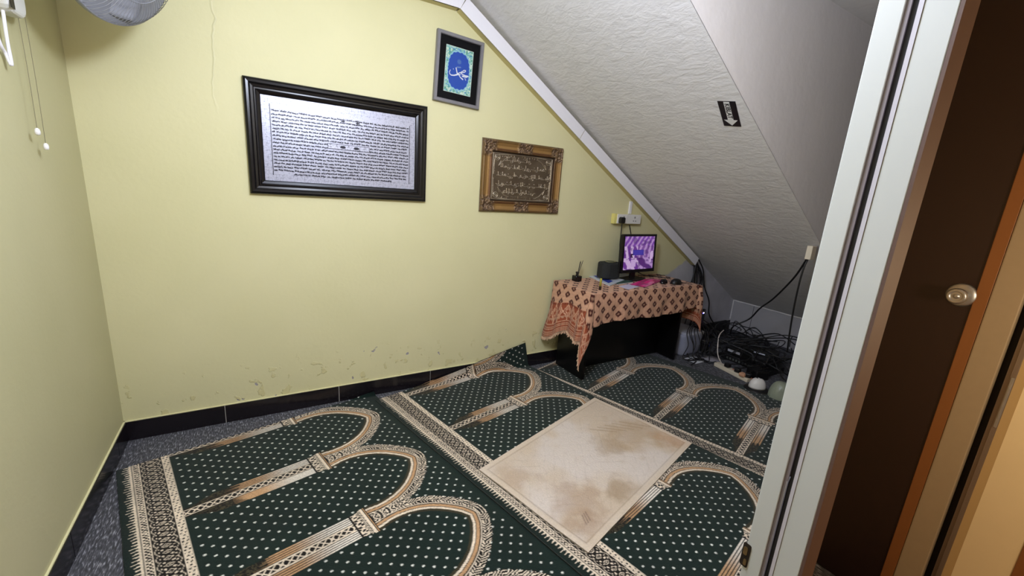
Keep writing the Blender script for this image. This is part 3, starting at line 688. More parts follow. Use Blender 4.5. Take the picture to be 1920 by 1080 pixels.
for cxx in (-.058, .07):
    fp = MB()
    fp.box((cxx-.004, -.0468, .006), (cxx+.004, -.046, .022)).box((cxx-.018, -.0468, -.018), (cxx-.006, -.046, -.012)).box((cxx+.008, -.0468, -.018), (cxx+.02, -.046, -.012)); fp.build('socket_slots', M_slot, so)
    MB().box((cxx+.03, -.050, .012), (cxx+.042, -.046, .034)).build('switch', M_sock, so, bevel=.001)
MB().box((-.058-.012, -.062, .014), (-.058+.012, -.046, .030)).build('indicator', M_slot, so) if False else None
cd = empty('conduit_strip', (px(1179, 400, 1, YB)[0], YB, 1.238), 0, 'narrow white conduit rising from the twin socket to the trunking', 'conduit')
ct = 2.36-.617*(cd.location.x-1.079)-1.238-.012
MB().box((-.014, -.016, 0), (.014, -.0005, ct)).build('conduit_body', M_trk, cd, bevel=.002)
pc = px(1166, 413, 1, YB-.06)
pg = empty('power_plug', (pc[0], YB-.047, pc[2]), 0, 'black three-pin plug in the left side of the wall socket, its lead hanging down', 'plug')
MB().prism(rrect(.048, .052, .014), 0, .032, Matrix.Rotation(math.pi/2, 4, 'X')).build('plug_body', M_bk, pg, bevel=.004)
MB().tube([(0, -.018, -.02), (0, -.020, -.05), (.004, -.02, -.13), (.0, -.03, -.22), (.01, -.06, -.30), (.05, -.06, -.40)], .0042, 8).build('lead', M_cab, pg, smooth=True)
cc = px(1180, 423, 1, YB-.03)
tag(MB().tube([(cc[0], YB-.03, cc[2]+.005), (cc[0]+.01, YB-.035, cc[2]-.03), (cc[0]+.04, YB-.03, cc[2]-.10), (cc[0]+.045, YB-.03, cc[2]-.22), (cc[0]+.02, YB-.04, cc[2]-.40)], .0038, 8).build('power_lead', M_cab, None, smooth=True), 'thin black lead dropping from the middle of the wall socket behind the monitor', 'cable')

# ---- KIBLAT sign on the slope
u0 = np.array([1, 0, SLP]); u0 = u0/np.linalg.norm(u0)                       # down the slope
def slp(a, b):
    d = CR @ np.array([a-960, b-540, FPX]); n = np.array([-SLP, 0, 1.]); t = ((2.428-SLP*1.174)-H)/(d@n); return np.array([0, 0, H])+t*d
sc4 = [slp(*p) for p in ((1345, 189), (1379, 190), (1390, 237), (1358, 235))]; cen = sum(sc4)/4
ax_l = (sc4[3]-sc4[0]+sc4[2]-sc4[1])/2; Lg = np.linalg.norm(ax_l); ax_l = ax_l/Lg; nrm = np.array([SLP, 0, -1.]); nrm /= np.linalg.norm(nrm)
ax_w = np.cross(nrm, ax_l); Wd = abs((sc4[1]-sc4[0])@ax_w)*.5+abs((sc4[2]-sc4[3])@ax_w)*.5
if (sc4[1]-sc4[0])@ax_w < 0: pass
Msg = Matrix((( ax_w[0], -ax_l[0], nrm[0], cen[0]+nrm[0]*.0005), (ax_w[1], -ax_l[1], nrm[1], cen[1]+nrm[1]*.0005), (ax_w[2], -ax_l[2], nrm[2], cen[2]+nrm[2]*.0005), (0, 0, 0, 1)))
sg = MB().box((-Wd/2, -Lg/2, 0), (Wd/2, Lg/2, .002)).build('direction_sign', mat('sign_black', srgb(14, 14, 15), .4))
sg.matrix_world = Msg; tag(sg, 'small black sign with white arrow reading KIBLAT on the sloping ceiling', 'sign')
aw = Wd*.165; ah = Wd*.40; yt = Lg/2*.98; yb_ = -Lg/2*.46; tipy = -Lg/2*.93
M_arrow = mat('sign_white', srgb(222, 222, 222), .5)
MB().add([(-aw, yt, .0028), (-aw, yb_, .0028), (-ah, yb_, .0028), (0, tipy, .0028), (ah, yb_, .0028), (aw, yb_, .0028), (aw, yt, .0028)], [tuple(range(7))]).build('arrow', M_arrow, sg)
def text_mesh(s, size, name, m, parent, M, ext=.0003, space=1.0):
    c_ = bpy.data.curves.new(name, 'FONT'); c_.body = s; c_.size = size; c_.align_x = 'CENTER'; c_.align_y = 'CENTER'; c_.extrude = ext; c_.offset = size*.018; c_.space_character = space
    t = bpy.data.objects.new(name, c_); COL.objects.link(t); dg = bpy.context.evaluated_depsgraph_get(); dg.update()
    me = bpy.data.meshes.new_from_object(t.evaluated_get(dg)); bpy.data.objects.remove(t)
    o = link(name, me, m, parent); o.matrix_local = M; return o
text_mesh('KIBLAT', Wd*.38, 'lettering', mat('sign_ink', srgb(20, 20, 20), .5), sg, Matrix.Translation((0, (yt+yb_)/2, .0031)) @ Matrix.Rotation(-math.pi/2, 4, 'Z') @ Matrix.Diagonal((.97, 1.0, 1, 1)))

# ================================================================ WALL FAN (upper left corner)
M_fan = mat('white_fan_plastic', srgb(216, 216, 212), .4); M_wire = mat('grey_fan_guard_wire', srgb(150, 152, 160), .4, .3)
M_blade = mat('grey_translucent_blade', srgb(150, 152, 160), .35)
fan = empty('wall_fan', (XL, 2.04, 2.0), 0, 'white wall fan with grey wire guard and two pull cords, high in the left corner', 'fan')
MB().prism(rrect(.13, .28, .04), 0, .045, Matrix.Translation((0, 0, -.075)) @ MY).build('base', M_fan, fan, bevel=.012, seg=3)
MB().box((.002, -.055, -.222), (.035, .02, -.2151)).build('dark_seam', M_bk, fan) if False else None
MB().box((.046, -.06, -.205), (.0475, -.035, -.06)).build('dark_strip', M_bk, fan)
MB().tube([(.03, 0, .04), (.10, .0, .09), (.17, .0, .06), (.20, 0, .03)], .024, 10).build('arm', M_fan, fan, smooth=True)
fc = Vector((.285, .045, .055)); ax = Vector((.80, -.42, -.30)).normalized(); RM = Matrix.Translation(fc) @ ax.to_track_quat('Z', 'Y').to_matrix().to_4x4()
MB().lathe([(.045, -.10), (.055, -.08), (.058, -.03), (.05, 0), (.02, .01)], 24, RM).build('motor', M_fan, fan, smooth=True)
gd = MB(); GR = .225
for k in range(90):
    a = 2*math.pi*k/90; ca, sa = math.cos(a), math.sin(a)
    for prof in ([(.05, .078), (.12, .074), (.19, .052), (GR, .012)], [(.055, -.045), (.12, -.052), (.19, -.038), (GR, -.002)]):
        gd.tube([RM @ Vector((r_*ca, r_*sa, z_)) for r_, z_ in prof], .0011, 4, 3, cap=False)
for rr_, zz_ in ((GR, .012), (GR, -.002), (.13, .0745), (.05, .078), (.14, -.052)):
    gd.tube([RM @ Vector((rr_*math.cos(a), rr_*math.sin(a), zz_)) for a in np.linspace(0, 2*math.pi, 49)], .0028 if rr_ == GR else .0016, 6, 0)
gd.build('guard', M_wire, fan, smooth=True)
MB().lathe([(GR-.001, -.004), (GR+.003, -.004), (GR+.003, .014), (GR-.001, .014)], 64, RM).build('guard_rim', M_wire, fan, smooth=True)
for k in range(3):
    b_ = []; f_ = []; n1, n2 = 14, 8; a0 = k*2.094+.5
    for i in range(n1):
        for j in range(n2):
            r_ = .03+.17*i/(n1-1); t_ = (j/(n2-1)-.5)*(1.25*math.sin(math.pi*min(1, (i+3)/(n1+3)))**.5+.2)
            b_.append(RM @ Vector((r_*math.cos(a0+t_), r_*math.sin(a0+t_), .012+.028*(j/(n2-1)-.5)*2)))
    f_ = [(i*n2+j, (i+1)*n2+j, (i+1)*n2+j+1, i*n2+j+1) for i in range(n1-1) for j in range(n2-1)]
    ob = MB().add(b_, f_).build('blade', M_blade, fan, smooth=True); sdm = ob.modifiers.new('s', 'SOLIDIFY'); sdm.thickness = .002
MB().lathe([(.03, .0), (.03, .03), (.02, .045), (.004, .05)], 20, RM).build('hub', M_fan, fan, smooth=True)
M_cord = mat('thin_grey_cord', srgb(120, 112, 88), .8); M_tip = mat('white_cord_pull', srgb(240, 238, 236), .35)
for (ua, va), (ub, vb) in (((32, 22), (70, 247)), ((46, 28), (86, 275))):
    X0_ = XL+.03; a_ = px(ua, va, 0, X0_); b_ = px(ub, vb, 0, X0_); b_[1] = a_[1]+(b_[1]-a_[1])*.9
    tip = Vector(b_)-fan.location; top_ = Vector((tip.x, tip.y+ (a_[1]-b_[1]), a_[2]-fan.location.z+.02))
    cdo = MB().tube([top_, (top_*.5+tip*.5)+Vector((.001, .002, 0)), tip], .0008, 5, 4).build('pull_cord', M_cord, fan)
    MB().lathe([(.002, .012), (.006, .008), (.0075, 0), (.0065, -.008), (.003, -.011)], 14, Matrix.Translation(tip)).build('pull_knob', M_tip, cdo, smooth=True)
cbp = [px(a, b, 0, XL+.02) for a, b in ((4, 2), (8, 40), (14, 80), (22, 123))]
pts = [Vector(p) for p in cbp]; pts += [Vector(px(10, 100, 0, XL+.012)), Vector(px(0, 82, 0, XL+.012)), Vector(px(-14, 40, 0, XL+.012))]
pts[0].z += .04
tag(MB().tube(pts, .0045, 8).build('fan_cord', M_trk, None, smooth=True), 'looped grey-white power cord hanging on the left wall beside the fan base', 'cable')

# ================================================================ TABLE
M_tbl = mat('black_table_laminate', srgb(10, 9, 10), .30, spec=.4)
TZ = .70; TX0, TX1, TY0, TY1 = 1.975, 3.14, 2.105, 2.55
tb = empty('computer_table', (2.56, 2.33, 0), 0, 'black laminate table with solid side panels, half covered by the cloth', 'table'); tl = lambda x, y, z: (x-2.56, y-2.33, z)
MB().box(tl(TX0, TY0, TZ-.025), tl(TX1, TY1, TZ)).build('tabletop', M_tbl, tb, bevel=.002)
MB().box(tl(2.03, 2.175, .0105), tl(2.05, 2.505, TZ-.0255)).build('side_panel', M_tbl, tb, bevel=.001)
MB().box(tl(3.075, 2.175, .0105), tl(3.095, 2.505, TZ-.0255)).build('side_panel', M_tbl, tb, bevel=.001)
MB().box(tl(2.0505, 2.36, .011), tl(3.0745, 2.375, TZ-.0255)).build('modesty_panel', M_tbl, tb)

# ---- tablecloth
PE = lin(204, 158, 130); RD = lin(70, 26, 22); BR = lin(150, 76, 50)
def cloth_color(a, b):     # a: metres from the left table edge (negative = hanging left), b: metres from the front edge
    C = np.ones(a.shape+(3,))*PE
    w_ = np.abs(np.sin(a*900))*np.abs(np.sin(b*900)); C = C*(.90+.2*w_)[..., None]
    p = (a+.012)/.106; q_ = (b+.02)/.106; i1 = np.round(p+q_); i2 = np.round(p-q_); da = (p-(i1+i2)/2)*.106; db = (q_-(i1-i2)/2)*.106
    dd = np.abs(da)/.026+np.abs(db)/.030
    C = mixc(C, 1-sm(dd, .92, 1.05), RD); C = mixc(C, (1-sm(dd, .30, .42)), PE*.62)
    # woven end borders
    e = np.where(a < .5, -a-.125, a-(TX1-TX0)-.125)
    bd = e > 0; K = np.ones_like(C)*BR; hx = .062
    fx = np.abs((b/hx % 1)*2-1)*hx/2; fy = np.abs(e-.066)
    h1 = fx+fy*.62; put1 = (np.abs(h1-.030) < .0045) | (np.abs(h1-.016) < .0035) | (np.abs(fx-.002) < .0025)*(fy > .045)
    K = np.where((put1 & (e < .135))[..., None], PE*1.05, K); zig = np.abs(((b/.016) % 1)*2-1)*.006
    K = np.where(((np.abs(e-.006-zig) < .002))[..., None], RD, K)
    st = (e > .138); K = np.where((st & ((e/.0105 % 1) < .38))[..., None], PE*.95, K); K = np.where((st & ((b/.009 % 1) < .3))[..., None], K*.75, K)
    K = np.where(((e > .10) & (e < .135) & ((np.abs(((b/.022) % 1)*2-1)*.018+.104 > e)))[..., None], PE*.8, K)
    C = np.where(bd[..., None], K, C)
    edge = np.minimum(e, .0); C = mixc(C, band(b, -9, -.222, .002)*0, PE)
    return np.clip(C*(.9+.2*np.random.default_rng(4).random(a.shape))[..., None], 0, 1)
LA, LB, RA = .345, .235, .33
a1 = np.linspace(-LA, (TX1-TX0)+RA, 300); b1 = np.linspace(-LB, (TY1-TY0)-.005, 125); a, b = np.meshgrid(a1, b1, indexing='ij'); Wt = TX1-TX0
da = np.maximum(-a, 0); dr = np.maximum(a-Wt, 0); db = np.maximum(-b, 0)
# front hem shortens toward the right: the cloth lies slightly askew
kf = 1.02-.16*np.clip(a/Wt, 0, 1)-.05*np.sin(np.clip(a/Wt, 0, 1)*7)
Xc = TX0+np.clip(a, 0, Wt); Yc = TY0+np.maximum(b, 0); Zc = np.full(a.shape, TZ+.004)
fr_rip = .010*np.sin(a*21+1)+.006*np.sin(a*47)
only_f = (db > 0) & (da == 0) & (dr == 0)
out = .010+.012*sm(db, 0, .1)
Yc = np.where(only_f, TY0-out-fr_rip*sm(db, .02, .2), Yc); Zc = np.where(only_f, TZ+.004-np.maximum(db*kf-.004, 0), Zc)
bb_ = b/(TY1-TY0)
kl = 1.0+.34*sm(b, .20, .44)+.03*np.sin(b*25)
lrip = .020*np.sin(b*24+.6)+.010*np.sin(b*53)
only_l = (da > 0) & (db == 0)
Xc = np.where(only_l, TX0-.012-.02*sm(da, 0, .15)-.03*sm(da, .1, .4)-lrip*sm(da, .02, .25)-.05*sm(b, .3, .44)*sm(da, .1, .35), Xc); Zc = np.where(only_l, TZ+.004-np.maximum(da*kl-.004, 0), Zc)
only_r = (dr > 0) & (db == 0); Xc = np.where(only_r, TX1+.012+.012*sm(dr, 0, .1)+.012*np.sin(b*26)*sm(dr, .02, .25), Xc); Zc = np.where(only_r, TZ+.004-np.maximum(dr-.004, 0), Zc)
for sd_, dd_, X_0, sgn in (('l', da, TX0, -1), ('r', dr, TX1, 1)):
    cor = (dd_ > 0) & (db > 0); rr_ = np.hypot(dd_, db); th = np.arctan2(db, dd_)            # 0 = side, 90 = front
    bul = (.016+.018*np.sin(2*th)+.035*np.sin(2*th)*np.minimum(rr_/.4, 1))*(1 if sd_ == 'l' else .8)
    fold = .014*np.sin(4*th)*rr_/.4
    r0 = .012+.02*sm(rr_, 0, .15)+(.03*sm(rr_, .1, .4) if sd_ == 'l' else 0)*np.cos(th)**2
    kx = 1+(.26 if sd_ == 'l' else .12)*np.sin(2*th)**2
    Xk = X_0+sgn*((r0)*np.cos(th)+bul*np.cos(th)*np.sin(2*th)+fold*np.sin(th)+(lrip if 0 else .0)); Yk = TY0-(out*np.sin(th)+bul*np.sin(th)*np.sin(2*th)+fold*np.cos(th))
    if sd_ == 'l':
        Xk = Xk-sgn*(-1)*0; Xk = Xk-(.020*np.sin(.6))*sm(rr_, .02, .25)*np.cos(th)**2; Yk = Yk-.010*np.sin(1)*sm(rr_, .02, .2)*np.sin(th)**2
    else:
        Yk = Yk-(.010*np.sin(Wt*21+1)+.006*np.sin(Wt*47))*sm(rr_, .02, .2)*np.sin(th)**2
    kside = 1.0; kfront = 1.02 if sd_ == 'l' else (.86-.05*math.sin(7))
    kk_ = kside*np.cos(th)**2+kfront*np.sin(th)**2
    Xc = np.where(cor, Xk, Xc); Yc = np.where(cor, Yk, Yc); Zc = np.where(cor, TZ+.004-np.maximum(rr_*kk_*kx-.004, 0), Zc)
Zc = np.where((da == 0) & (db == 0) & (dr == 0), Zc+.0012*np.sin(a*18)*np.sin(b*22), Zc)
Yc = np.minimum(Yc, YB-.014)
M_cloth = attr_mat('woven_peach_cloth', .9, bump=.3, bscale=500, sheen=.1)
cl = link('tablecloth', grid_mesh(np.stack([Xc, Yc, Zc], -1), cloth_color(a, b)), M_cloth)
tag(cl, 'peach woven cloth with dark red diamonds and fringed end draped over the black table', 'tablecloth')
sdm = cl.modifiers.new('thick', 'SOLIDIFY'); sdm.thickness = .0016; sdm.offset = 1
fg = MB(); rr = random.Random(3)
for j in range(0, len(b1)):
    p = Vector((Xc[0, j], Yc[0, j], Zc[0, j])); q_ = Vector((Xc[1, j], Yc[1, j], Zc[1, j])); d_ = (p-q_).normalized()
    for s_ in range(1 if j % 2 else 2):
        L_ = rr.uniform(.018, .032); w2 = Vector((rr.uniform(-.3, .3), rr.uniform(-.3, .3), 0))
        fg.tube([p, p+(d_+w2*.4).normalized()*L_*.5, p+(d_+w2).normalized()*L_], [.0018]*3, 4, 0)
fgo = fg.build('fringe', mat('pale_fringe', srgb(226, 190, 160), .9), cl)

# ================================================================ THINGS ON THE TABLE
ZT = TZ+.0065
def on(u, v): return px(u, v, 2, ZT)
# monitor
mp_ = Vector((2.66, 2.40, ZT)); mo = empty('monitor', mp_, math.radians(3), 'black flat monitor on the table showing a purple camera view', 'monitor')
c4 = [px(a_, b_, 1, 2.375) for a_, b_ in ((1168, 440), (1237, 439), (1222, 508), (1160, 512))]
MWd = (c4[1][0]-c4[0][0]+c4[2][0]-c4[3][0])/2; MHt = (c4[0][2]-c4[3][2]+c4[1][2]-c4[2][2])/2; mcx = sum(p[0] for p in c4)/4; mcz = sum(p[2] for p in c4)/4
mo.location.x = mcx
TI = Matrix.Translation((0, -.022, mcz-ZT)) @ Matrix.Rotation(math.radians(-4), 4, 'X')
def fr_box(w_, h_, t_, d0, d1):
    m_ = MB()
    for lo, hi_ in (((-w_/2, d0, h_/2-t_), (w_/2, d1, h_/2)), ((-w_/2, d0, -h_/2), (w_/2, d1, -h_/2+t_*1.5)), ((-w_/2, d0, -h_/2+t_*1.5), (-w_/2+t_, d1, h_/2-t_)), ((w_/2-t_, d0, -h_/2+t_*1.5), (w_/2, d1, h_/2-t_))): m_.box(lo, hi_, TI)
    return m_
M_bez = mat('black_glossy_bezel', srgb(14, 10, 16), .25)
fr_box(MWd, MHt, .017, -.010, .012).build('bezel', M_bez, mo)
MB().box((-MWd/2+.004, .0125, -MHt/2+.004), (MWd/2-.004, .035, MHt/2-.004), TI).build('housing', M_bk, mo, bevel=.006)
sw_, sh_ = MWd-.034, MHt-.0425
X, Y = np.meshgrid(np.linspace(0, 1, 170), np.linspace(0, 1, 130), indexing='ij')
Cs = np.ones(X.shape+(3,))*lin(150, 104, 176)
def sect(x0, x1, y0_, y1_, ang_, sc, ca, cb, seed):
    global Cs
    k_ = (X >= x0) & (X < x1) & (Y >= y0_) & (Y < y1_); t_ = (X*math.cos(ang_)+Y*math.sin(ang_)); w3 = np.sin(t_*sc+2*vnoise(X, Y, 7, seed)); Cs = np.where(k_[..., None], mixc(np.ones_like(Cs)*ca, sm(w3, -.3, .5), cb), Cs)
PA, PB, PC_ = lin(112, 58, 150), lin(186, 146, 206), lin(214, 182, 226)
sect(0, 1, .70, 1.01, -.5, 48, lin(128, 74, 170), PB, 1); sect(0, .45, .35, .70, .2, 34, PA, PC_, 2); sect(.45, 1.01, .35, .72, -.1, 40, lin(132, 84, 160), PB, 3); sect(0, .5, 0, .35, .7, 26, PA, PC_, 4); sect(.5, 1.01, 0, .35, .9, 18, lin(92, 46, 120), PB, 5)
Cs = mixc(Cs, (vnoise(X, Y, 16, 9) > .68)*.6, lin(86, 50, 120))
def blk(x0, x1, y0_, y1_, col):
    Cs[(X > x0) & (X < x1) & (Y > y0_) & (Y < y1_)] = col
blk(.30, .66, .43, .59, lin(66, 52, 156)); blk(.34, .62, .45, .57, lin(76, 60, 170)); blk(.22, .31, .36, .48, lin(56, 26, 70)); blk(.28, .36, .40, .43, lin(226, 206, 236)); blk(.88, .93, .2, .5, PC_)
for xx in (.44, .49, .54, .59): blk(xx, xx+.012, .28, .40, lin(52, 24, 80))
blk(.26, .42, .08, .30, lin(204, 170, 222)); blk(.14, .24, .02, .26, PC_); blk(.90, .98, .30, .55, PC_)
Xs, Zs = (X-.5)*sw_, (Y-.5)*sh_+.004
Ps = np.stack([Xs, np.full(X.shape, -.004), Zs], -1); R3 = np.array(TI.to_3x3()); Ps = Ps@R3.T+np.array(TI.translation)
link('screen', grid_mesh(Ps, Cs*(.85+.3*np.random.default_rng(2).random(X.shape))[..., None]), attr_mat('lit_screen', .3, emit=.68), mo)
MB().box((-.03, .006, .012), (.03, .022, .14)).build('stand_neck', M_bk, mo, bevel=.003)
MB().prism(rrect(.24, .15, .04), 0, .012, Matrix.Translation((0, .01, 0))).build('stand_base', M_bk, mo, bevel=.004)
# fabric box behind the papers
e1 = px(1123, 515, 1, 2.44); e2 = px(1163, 515, 1, 2.44); et = px(1142, 492, 1, 2.44)
bxw = min(e2[0]-e1[0], .19); bo = empty('black_round_box', ((e1[0]+e2[0])/2-.004, 2.455, ZT+.016), 0, 'rounded dark grey box with a metal ring on top, between papers and monitor', 'box')
bh = et[2]-ZT-.016; bp_ = rrect(bxw, .13, .055, 8)
MB().prism(bp_, 0, bh).build('body', mat('dark_grey_fabric', srgb(34, 36, 36), .8, bump=.4, bscale=200), bo, bevel=.016, seg=4)
MB().tube([(.048*math.cos(t_)+.01, .032*math.sin(t_), bh+.004) for t_ in np.linspace(0, 2*math.pi, 25)], .004, 6, 0).build('ring', mat('dull_brass_ring', srgb(150, 146, 110), .4, .6), bo, smooth=True)
MB().prism([(.03*math.cos(t_)+.01, .02*math.sin(t_)) for t_ in np.linspace(0, 2*math.pi, 17)[:-1]], bh, bh+.004).build('top_disc', M_bk, bo)
# booklets under it: several thin sheets, fanned
def sheet(name, corners, z, t_, top, label, cat='booklet', pages=None, group=None):
    cx_ = sum(c_[0] for c_ in corners)/4; cy_ = sum(c_[1] for c_ in corners)/4
    o_ = empty(name, (cx_, cy_, z), 0, label, cat, group); pl2 = [(c_[0]-cx_, c_[1]-cy_) for c_ in corners]
    MB().prism([(x*.985, y*.985) for x, y in pl2], 0, t_*.7).build('pages', M_page, o_); MB().prism(pl2, t_*.7, t_).build('cover', top, o_); return o_
M_page = mat('white_paper_edges', srgb(228, 230, 236), .8)
M_wc = mat('white_glossy_cover', srgb(206, 212, 224), .3); M_bc = mat('blue_print', srgb(58, 74, 170), .35); M_gc = mat('dark_green_cover', srgb(52, 86, 78), .35, noise=.2, nscale=30)
M_pp = mat('pale_lilac_sheet', srgb(196, 190, 214), .7)
P_ = lambda u_, v_, z_=None: px(u_, v_, 2, ZT if z_ is None else z_)
b1_ = sheet('booklet', [P_(1104, 519), P_(1143, 537), P_(1172, 526), P_(1130, 512)], ZT, .008, M_wc, 'white and blue printed booklet at the bottom of the pile under the grey box')
o_ = MB().prism([(x-b1_.location.x, y-b1_.location.y) for x, y in [P_(1127, 526)[:2], P_(1141, 533)[:2], P_(1149, 529)[:2], P_(1135, 523)[:2]]], .0081, .0086).build('blue_panel', M_bc, b1_)
MB().prism([(x-b1_.location.x, y-b1_.location.y) for x, y in [P_(1113, 519)[:2], P_(1120, 523)[:2], P_(1126, 520)[:2], P_(1119, 517)[:2]]], .0081, .0086).build('blue_panel', M_bc, b1_)
sheet('booklet', [P_(1106, 512), P_(1146, 526), P_(1183, 519), P_(1142, 508)], ZT+.0082, .0075, mat('grey_white_cover', srgb(180, 184, 190), .4), 'thin grey-white booklet on top of the pile under the grey box')
sheet('booklet', [P_(1151, 529), P_(1157, 534), P_(1187, 530), P_(1178, 523)], ZT+.0005, .007, M_gc, 'dark green booklet with white edges beside the monitor base')
sh = MB().prism([tuple(P_(*q_)[:2]) for q_ in ((1160, 537), (1178, 543), (1204, 536), (1186, 531))], ZT, ZT+.0012).build('paper_sheet', M_pp); tag(sh, 'pale lilac paper sheet poking out in front of the pink packet', 'paper')
# pink packet: crumpled
pk = np.array([P_(1180, 534)[:2], P_(1210, 539)[:2], P_(1246, 525)[:2], P_(1214, 523)[:2]])
u, v = np.meshgrid(np.linspace(0, 1, 40), np.linspace(0, 1, 30), indexing='ij')
Pk = ((1-u)*(1-v))[..., None]*pk[0]+(u*(1-v))[..., None]*pk[1]+((1-u)*v)[..., None]*pk[3]+(u*v)[..., None]*pk[2]
hz = ZT+.003+.013*(np.sin(u*math.pi)*np.sin(v*math.pi))**.5*(.55+1.1*vnoise(u, v, 6, 3)); Cp = mixc(np.ones(u.shape+(3,))*lin(226, 44, 128), (vnoise(u, v, 7, 5) > .6)*.6, lin(240, 150, 190)); Cp = mixc(Cp, (vnoise(u, v, 5, 8) > .66)*.7, lin(150, 20, 84))
tag(link('pink_packet', grid_mesh(np.concatenate([Pk, hz[..., None]], -1), Cp, skirt=(0, 0, -.0028)), attr_mat('glossy_pink_plastic', .3, spec=.5)), 'bright pink crumpled plastic packet lying in front of the monitor', 'packet')
# reed diffuser
dp = P_(1081, 527); df = empty('reed_diffuser', (dp[0], min(dp[1], 2.50), ZT), 0, 'small black reed diffuser bottle on the left of the table', 'diffuser')
MB().prism(rrect(.062, .055, .008), 0, .045).build('bottle', mat('black_glass', srgb(14, 12, 14), .15), df, bevel=.005)
MB().lathe([(.011, .045), (.011, .062), (.014, .064), (.014, .074), (.010, .074)], 16).build('neck', M_bk, df, smooth=False)
for k_, (dx, dy, L_) in enumerate(((.030, .01, .085), (.040, -.005, .09), (.022, .0, .078), (.048, .012, .07), (.034, .02, .075))):
    MB().tube([(0, 0, .03), (dx, dy, .074+L_)], .0022, 6, 0).build('reed', mat('dark_reed', srgb(40, 30, 26), .7) if k_ == 0 else bpy.data.materials['dark_reed'], df)
# perfume vial
vp = P_(1126, 544); vi = empty('perfume_vial', (vp[0], vp[1]+.008, ZT), 0, 'slim yellow-green perfume vial standing upside down on its dark cap at the table front', 'vial')
MB().lathe([(.009, 0), (.010, .002), (.010, .026), (.009, .028)], 16).build('cap', mat('dark_brown_cap', srgb(40, 22, 18), .3), vi, smooth=True)
MB().lathe([(.0085, .0285), (.0085, .082), (.007, .086), (.002, .087)], 16).build('glass_tube', mat('olive_yellow_glass', srgb(168, 160, 70), .15), vi, smooth=True)
# two dark round things at the right end: a mouse and a pouch
g1 = P_(1246, 531); ms = empty('computer_mouse', (g1[0], g1[1]+.01, ZT), .4, 'black computer mouse next to the pink packet', 'mouse')
def dome(w_, d_, h_, n=20, m_=10):
    v_ = []; 
    for i in range(m_+1):
        f_ = math.sin(math.pi/2*i/m_); r_ = math.cos(math.pi/2*i/m_)**.75 if i < m_ else .02
        for k_ in range(n): a_ = 2*math.pi*k_/n; v_.append((w_/2*r_*math.cos(a_), d_/2*r_*math.sin(a_), h_*f_))
    q_ = [(i*n+k_, i*n+(k_+1) % n, (i+1)*n+(k_+1) % n, (i+1)*n+k_) for i in range(m_) for k_ in range(n)]
    q_.append(tuple(range(n-1, -1, -1))); q_.append(tuple(m_*n+k_ for k_ in range(n))); return MB().add(v_, q_)
dome(.105, .06, .034).build('shell', M_bez, ms, smooth=True); MB().lathe([(.007, -.004), (.007, .004)], 12, Matrix.Translation((.03, 0, .027)) @ Matrix.Rotation(math.pi/2, 4, 'X')).build('scroll_wheel', M_slot, ms)
g2 = P_(1270, 533); sgz = empty('coin_pouch', (g2[0], g2[1]+.015, ZT), 0, 'small rounded black pouch at the right end of the table', 'pouch')
dome(.11, .075, .044).build('pouch_body', M_bk, sgz, smooth=True); MB().tube([(.05, -.01, .012), (.09, -.015, .006), (.12, -.012, .004)], .003, 6).build('strap', M_bk, sgz)
for k_, pts in enumerate(([(2.78, 2.44, .73), (2.86, 2.43, .725), (2.95, 2.45, .712), (3.03, 2.40, .711), (3.08, 2.34, .712)], [(2.80, 2.46, .75), (2.90, 2.47, .718), (3.0, 2.48, .711), (3.10, 2.46, .711), (3.165, 2.45, .68), (3.19, 2.46, .45)])):
    tag(MB().tube(pts, .0035, 6).build('monitor_cable', M_cab, None, smooth=True), ('thin black cable curling from the monitor towards the mouse', 'thin black cable from the monitor running off the right table end')[k_], 'cable')

# ================================================================ CORNER OF CABLES AND DEVICES
M_cab2 = mat('dark_grey_cable', srgb(40, 40, 44), .5)
rr = random.Random(11)
BG = 'black cables dropping from the trunking end'
for k_ in range(15):
    x0 = 3.655+.055*rr.random(); z0 = .80+.03*rr.random(); yy0 = YB-.012-.035*rr.random()
    xm = 3.64+.16*k_/14+rr.uniform(-.02, .02); xe = 3.62+.26*rr.random(); ye = 2.50-.20*rr.random()
    pts = [(x0-.04, yy0, z0+.02), (x0, yy0, z0-.02), (xm, yy0-.02-.02*rr.random(), .62+.04*rr.random()), (xm+rr.uniform(-.03, .03), yy0-.06*rr.random()-.01, .42), ((xm+xe)/2, (yy0+ye)/2-.02, .25), (xe, ye, .10+.08*rr.random()), (xe+rr.uniform(-.05, .1), ye-rr.uniform(.02, .2), .02+.05*rr.random())]
    tag(MB().tube(pts, rr.choice([.004, .005, .0065]), 6, 5).build('hanging_cable', M_cab if k_ % 4 else M_cab2, None, smooth=True), 'black cable hanging in the bundle below the trunking end', 'cable', BG)
tag(MB().tube([(3.71, 2.53, .83), (3.80, 2.52, .72), (3.84, 2.50, .55), (3.93, 2.48, .40), (3.95, 2.46, .25), (4.05, 2.40, .12), (4.15, 2.3, .05)], .006, 8).build('loose_cable', M_cab, None, smooth=True), 'black cable bowing out to the right of the hanging bundle', 'cable')
# router with lights
ro = empty('router', (3.72, 2.40, .27), .35, 'black router with blue and pink lights among the hanging cables', 'router')
MB().box((-.09, -.015, -.06), (.09, .015, .07)).build('case', M_bk, ro, bevel=.006)
for dx, col in ((.035, srgb(90, 90, 255)), (.062, srgb(255, 170, 200))):
    MB().lathe([(.005, 0), (.0045, .003), (.001, .004)], 10, Matrix.Translation((dx-.04, -.0151, .045)) @ Matrix.Rotation(math.pi/2, 4, 'X')).build('indicator_light', mat('led', col, .4, emit=col, estr=14), ro)
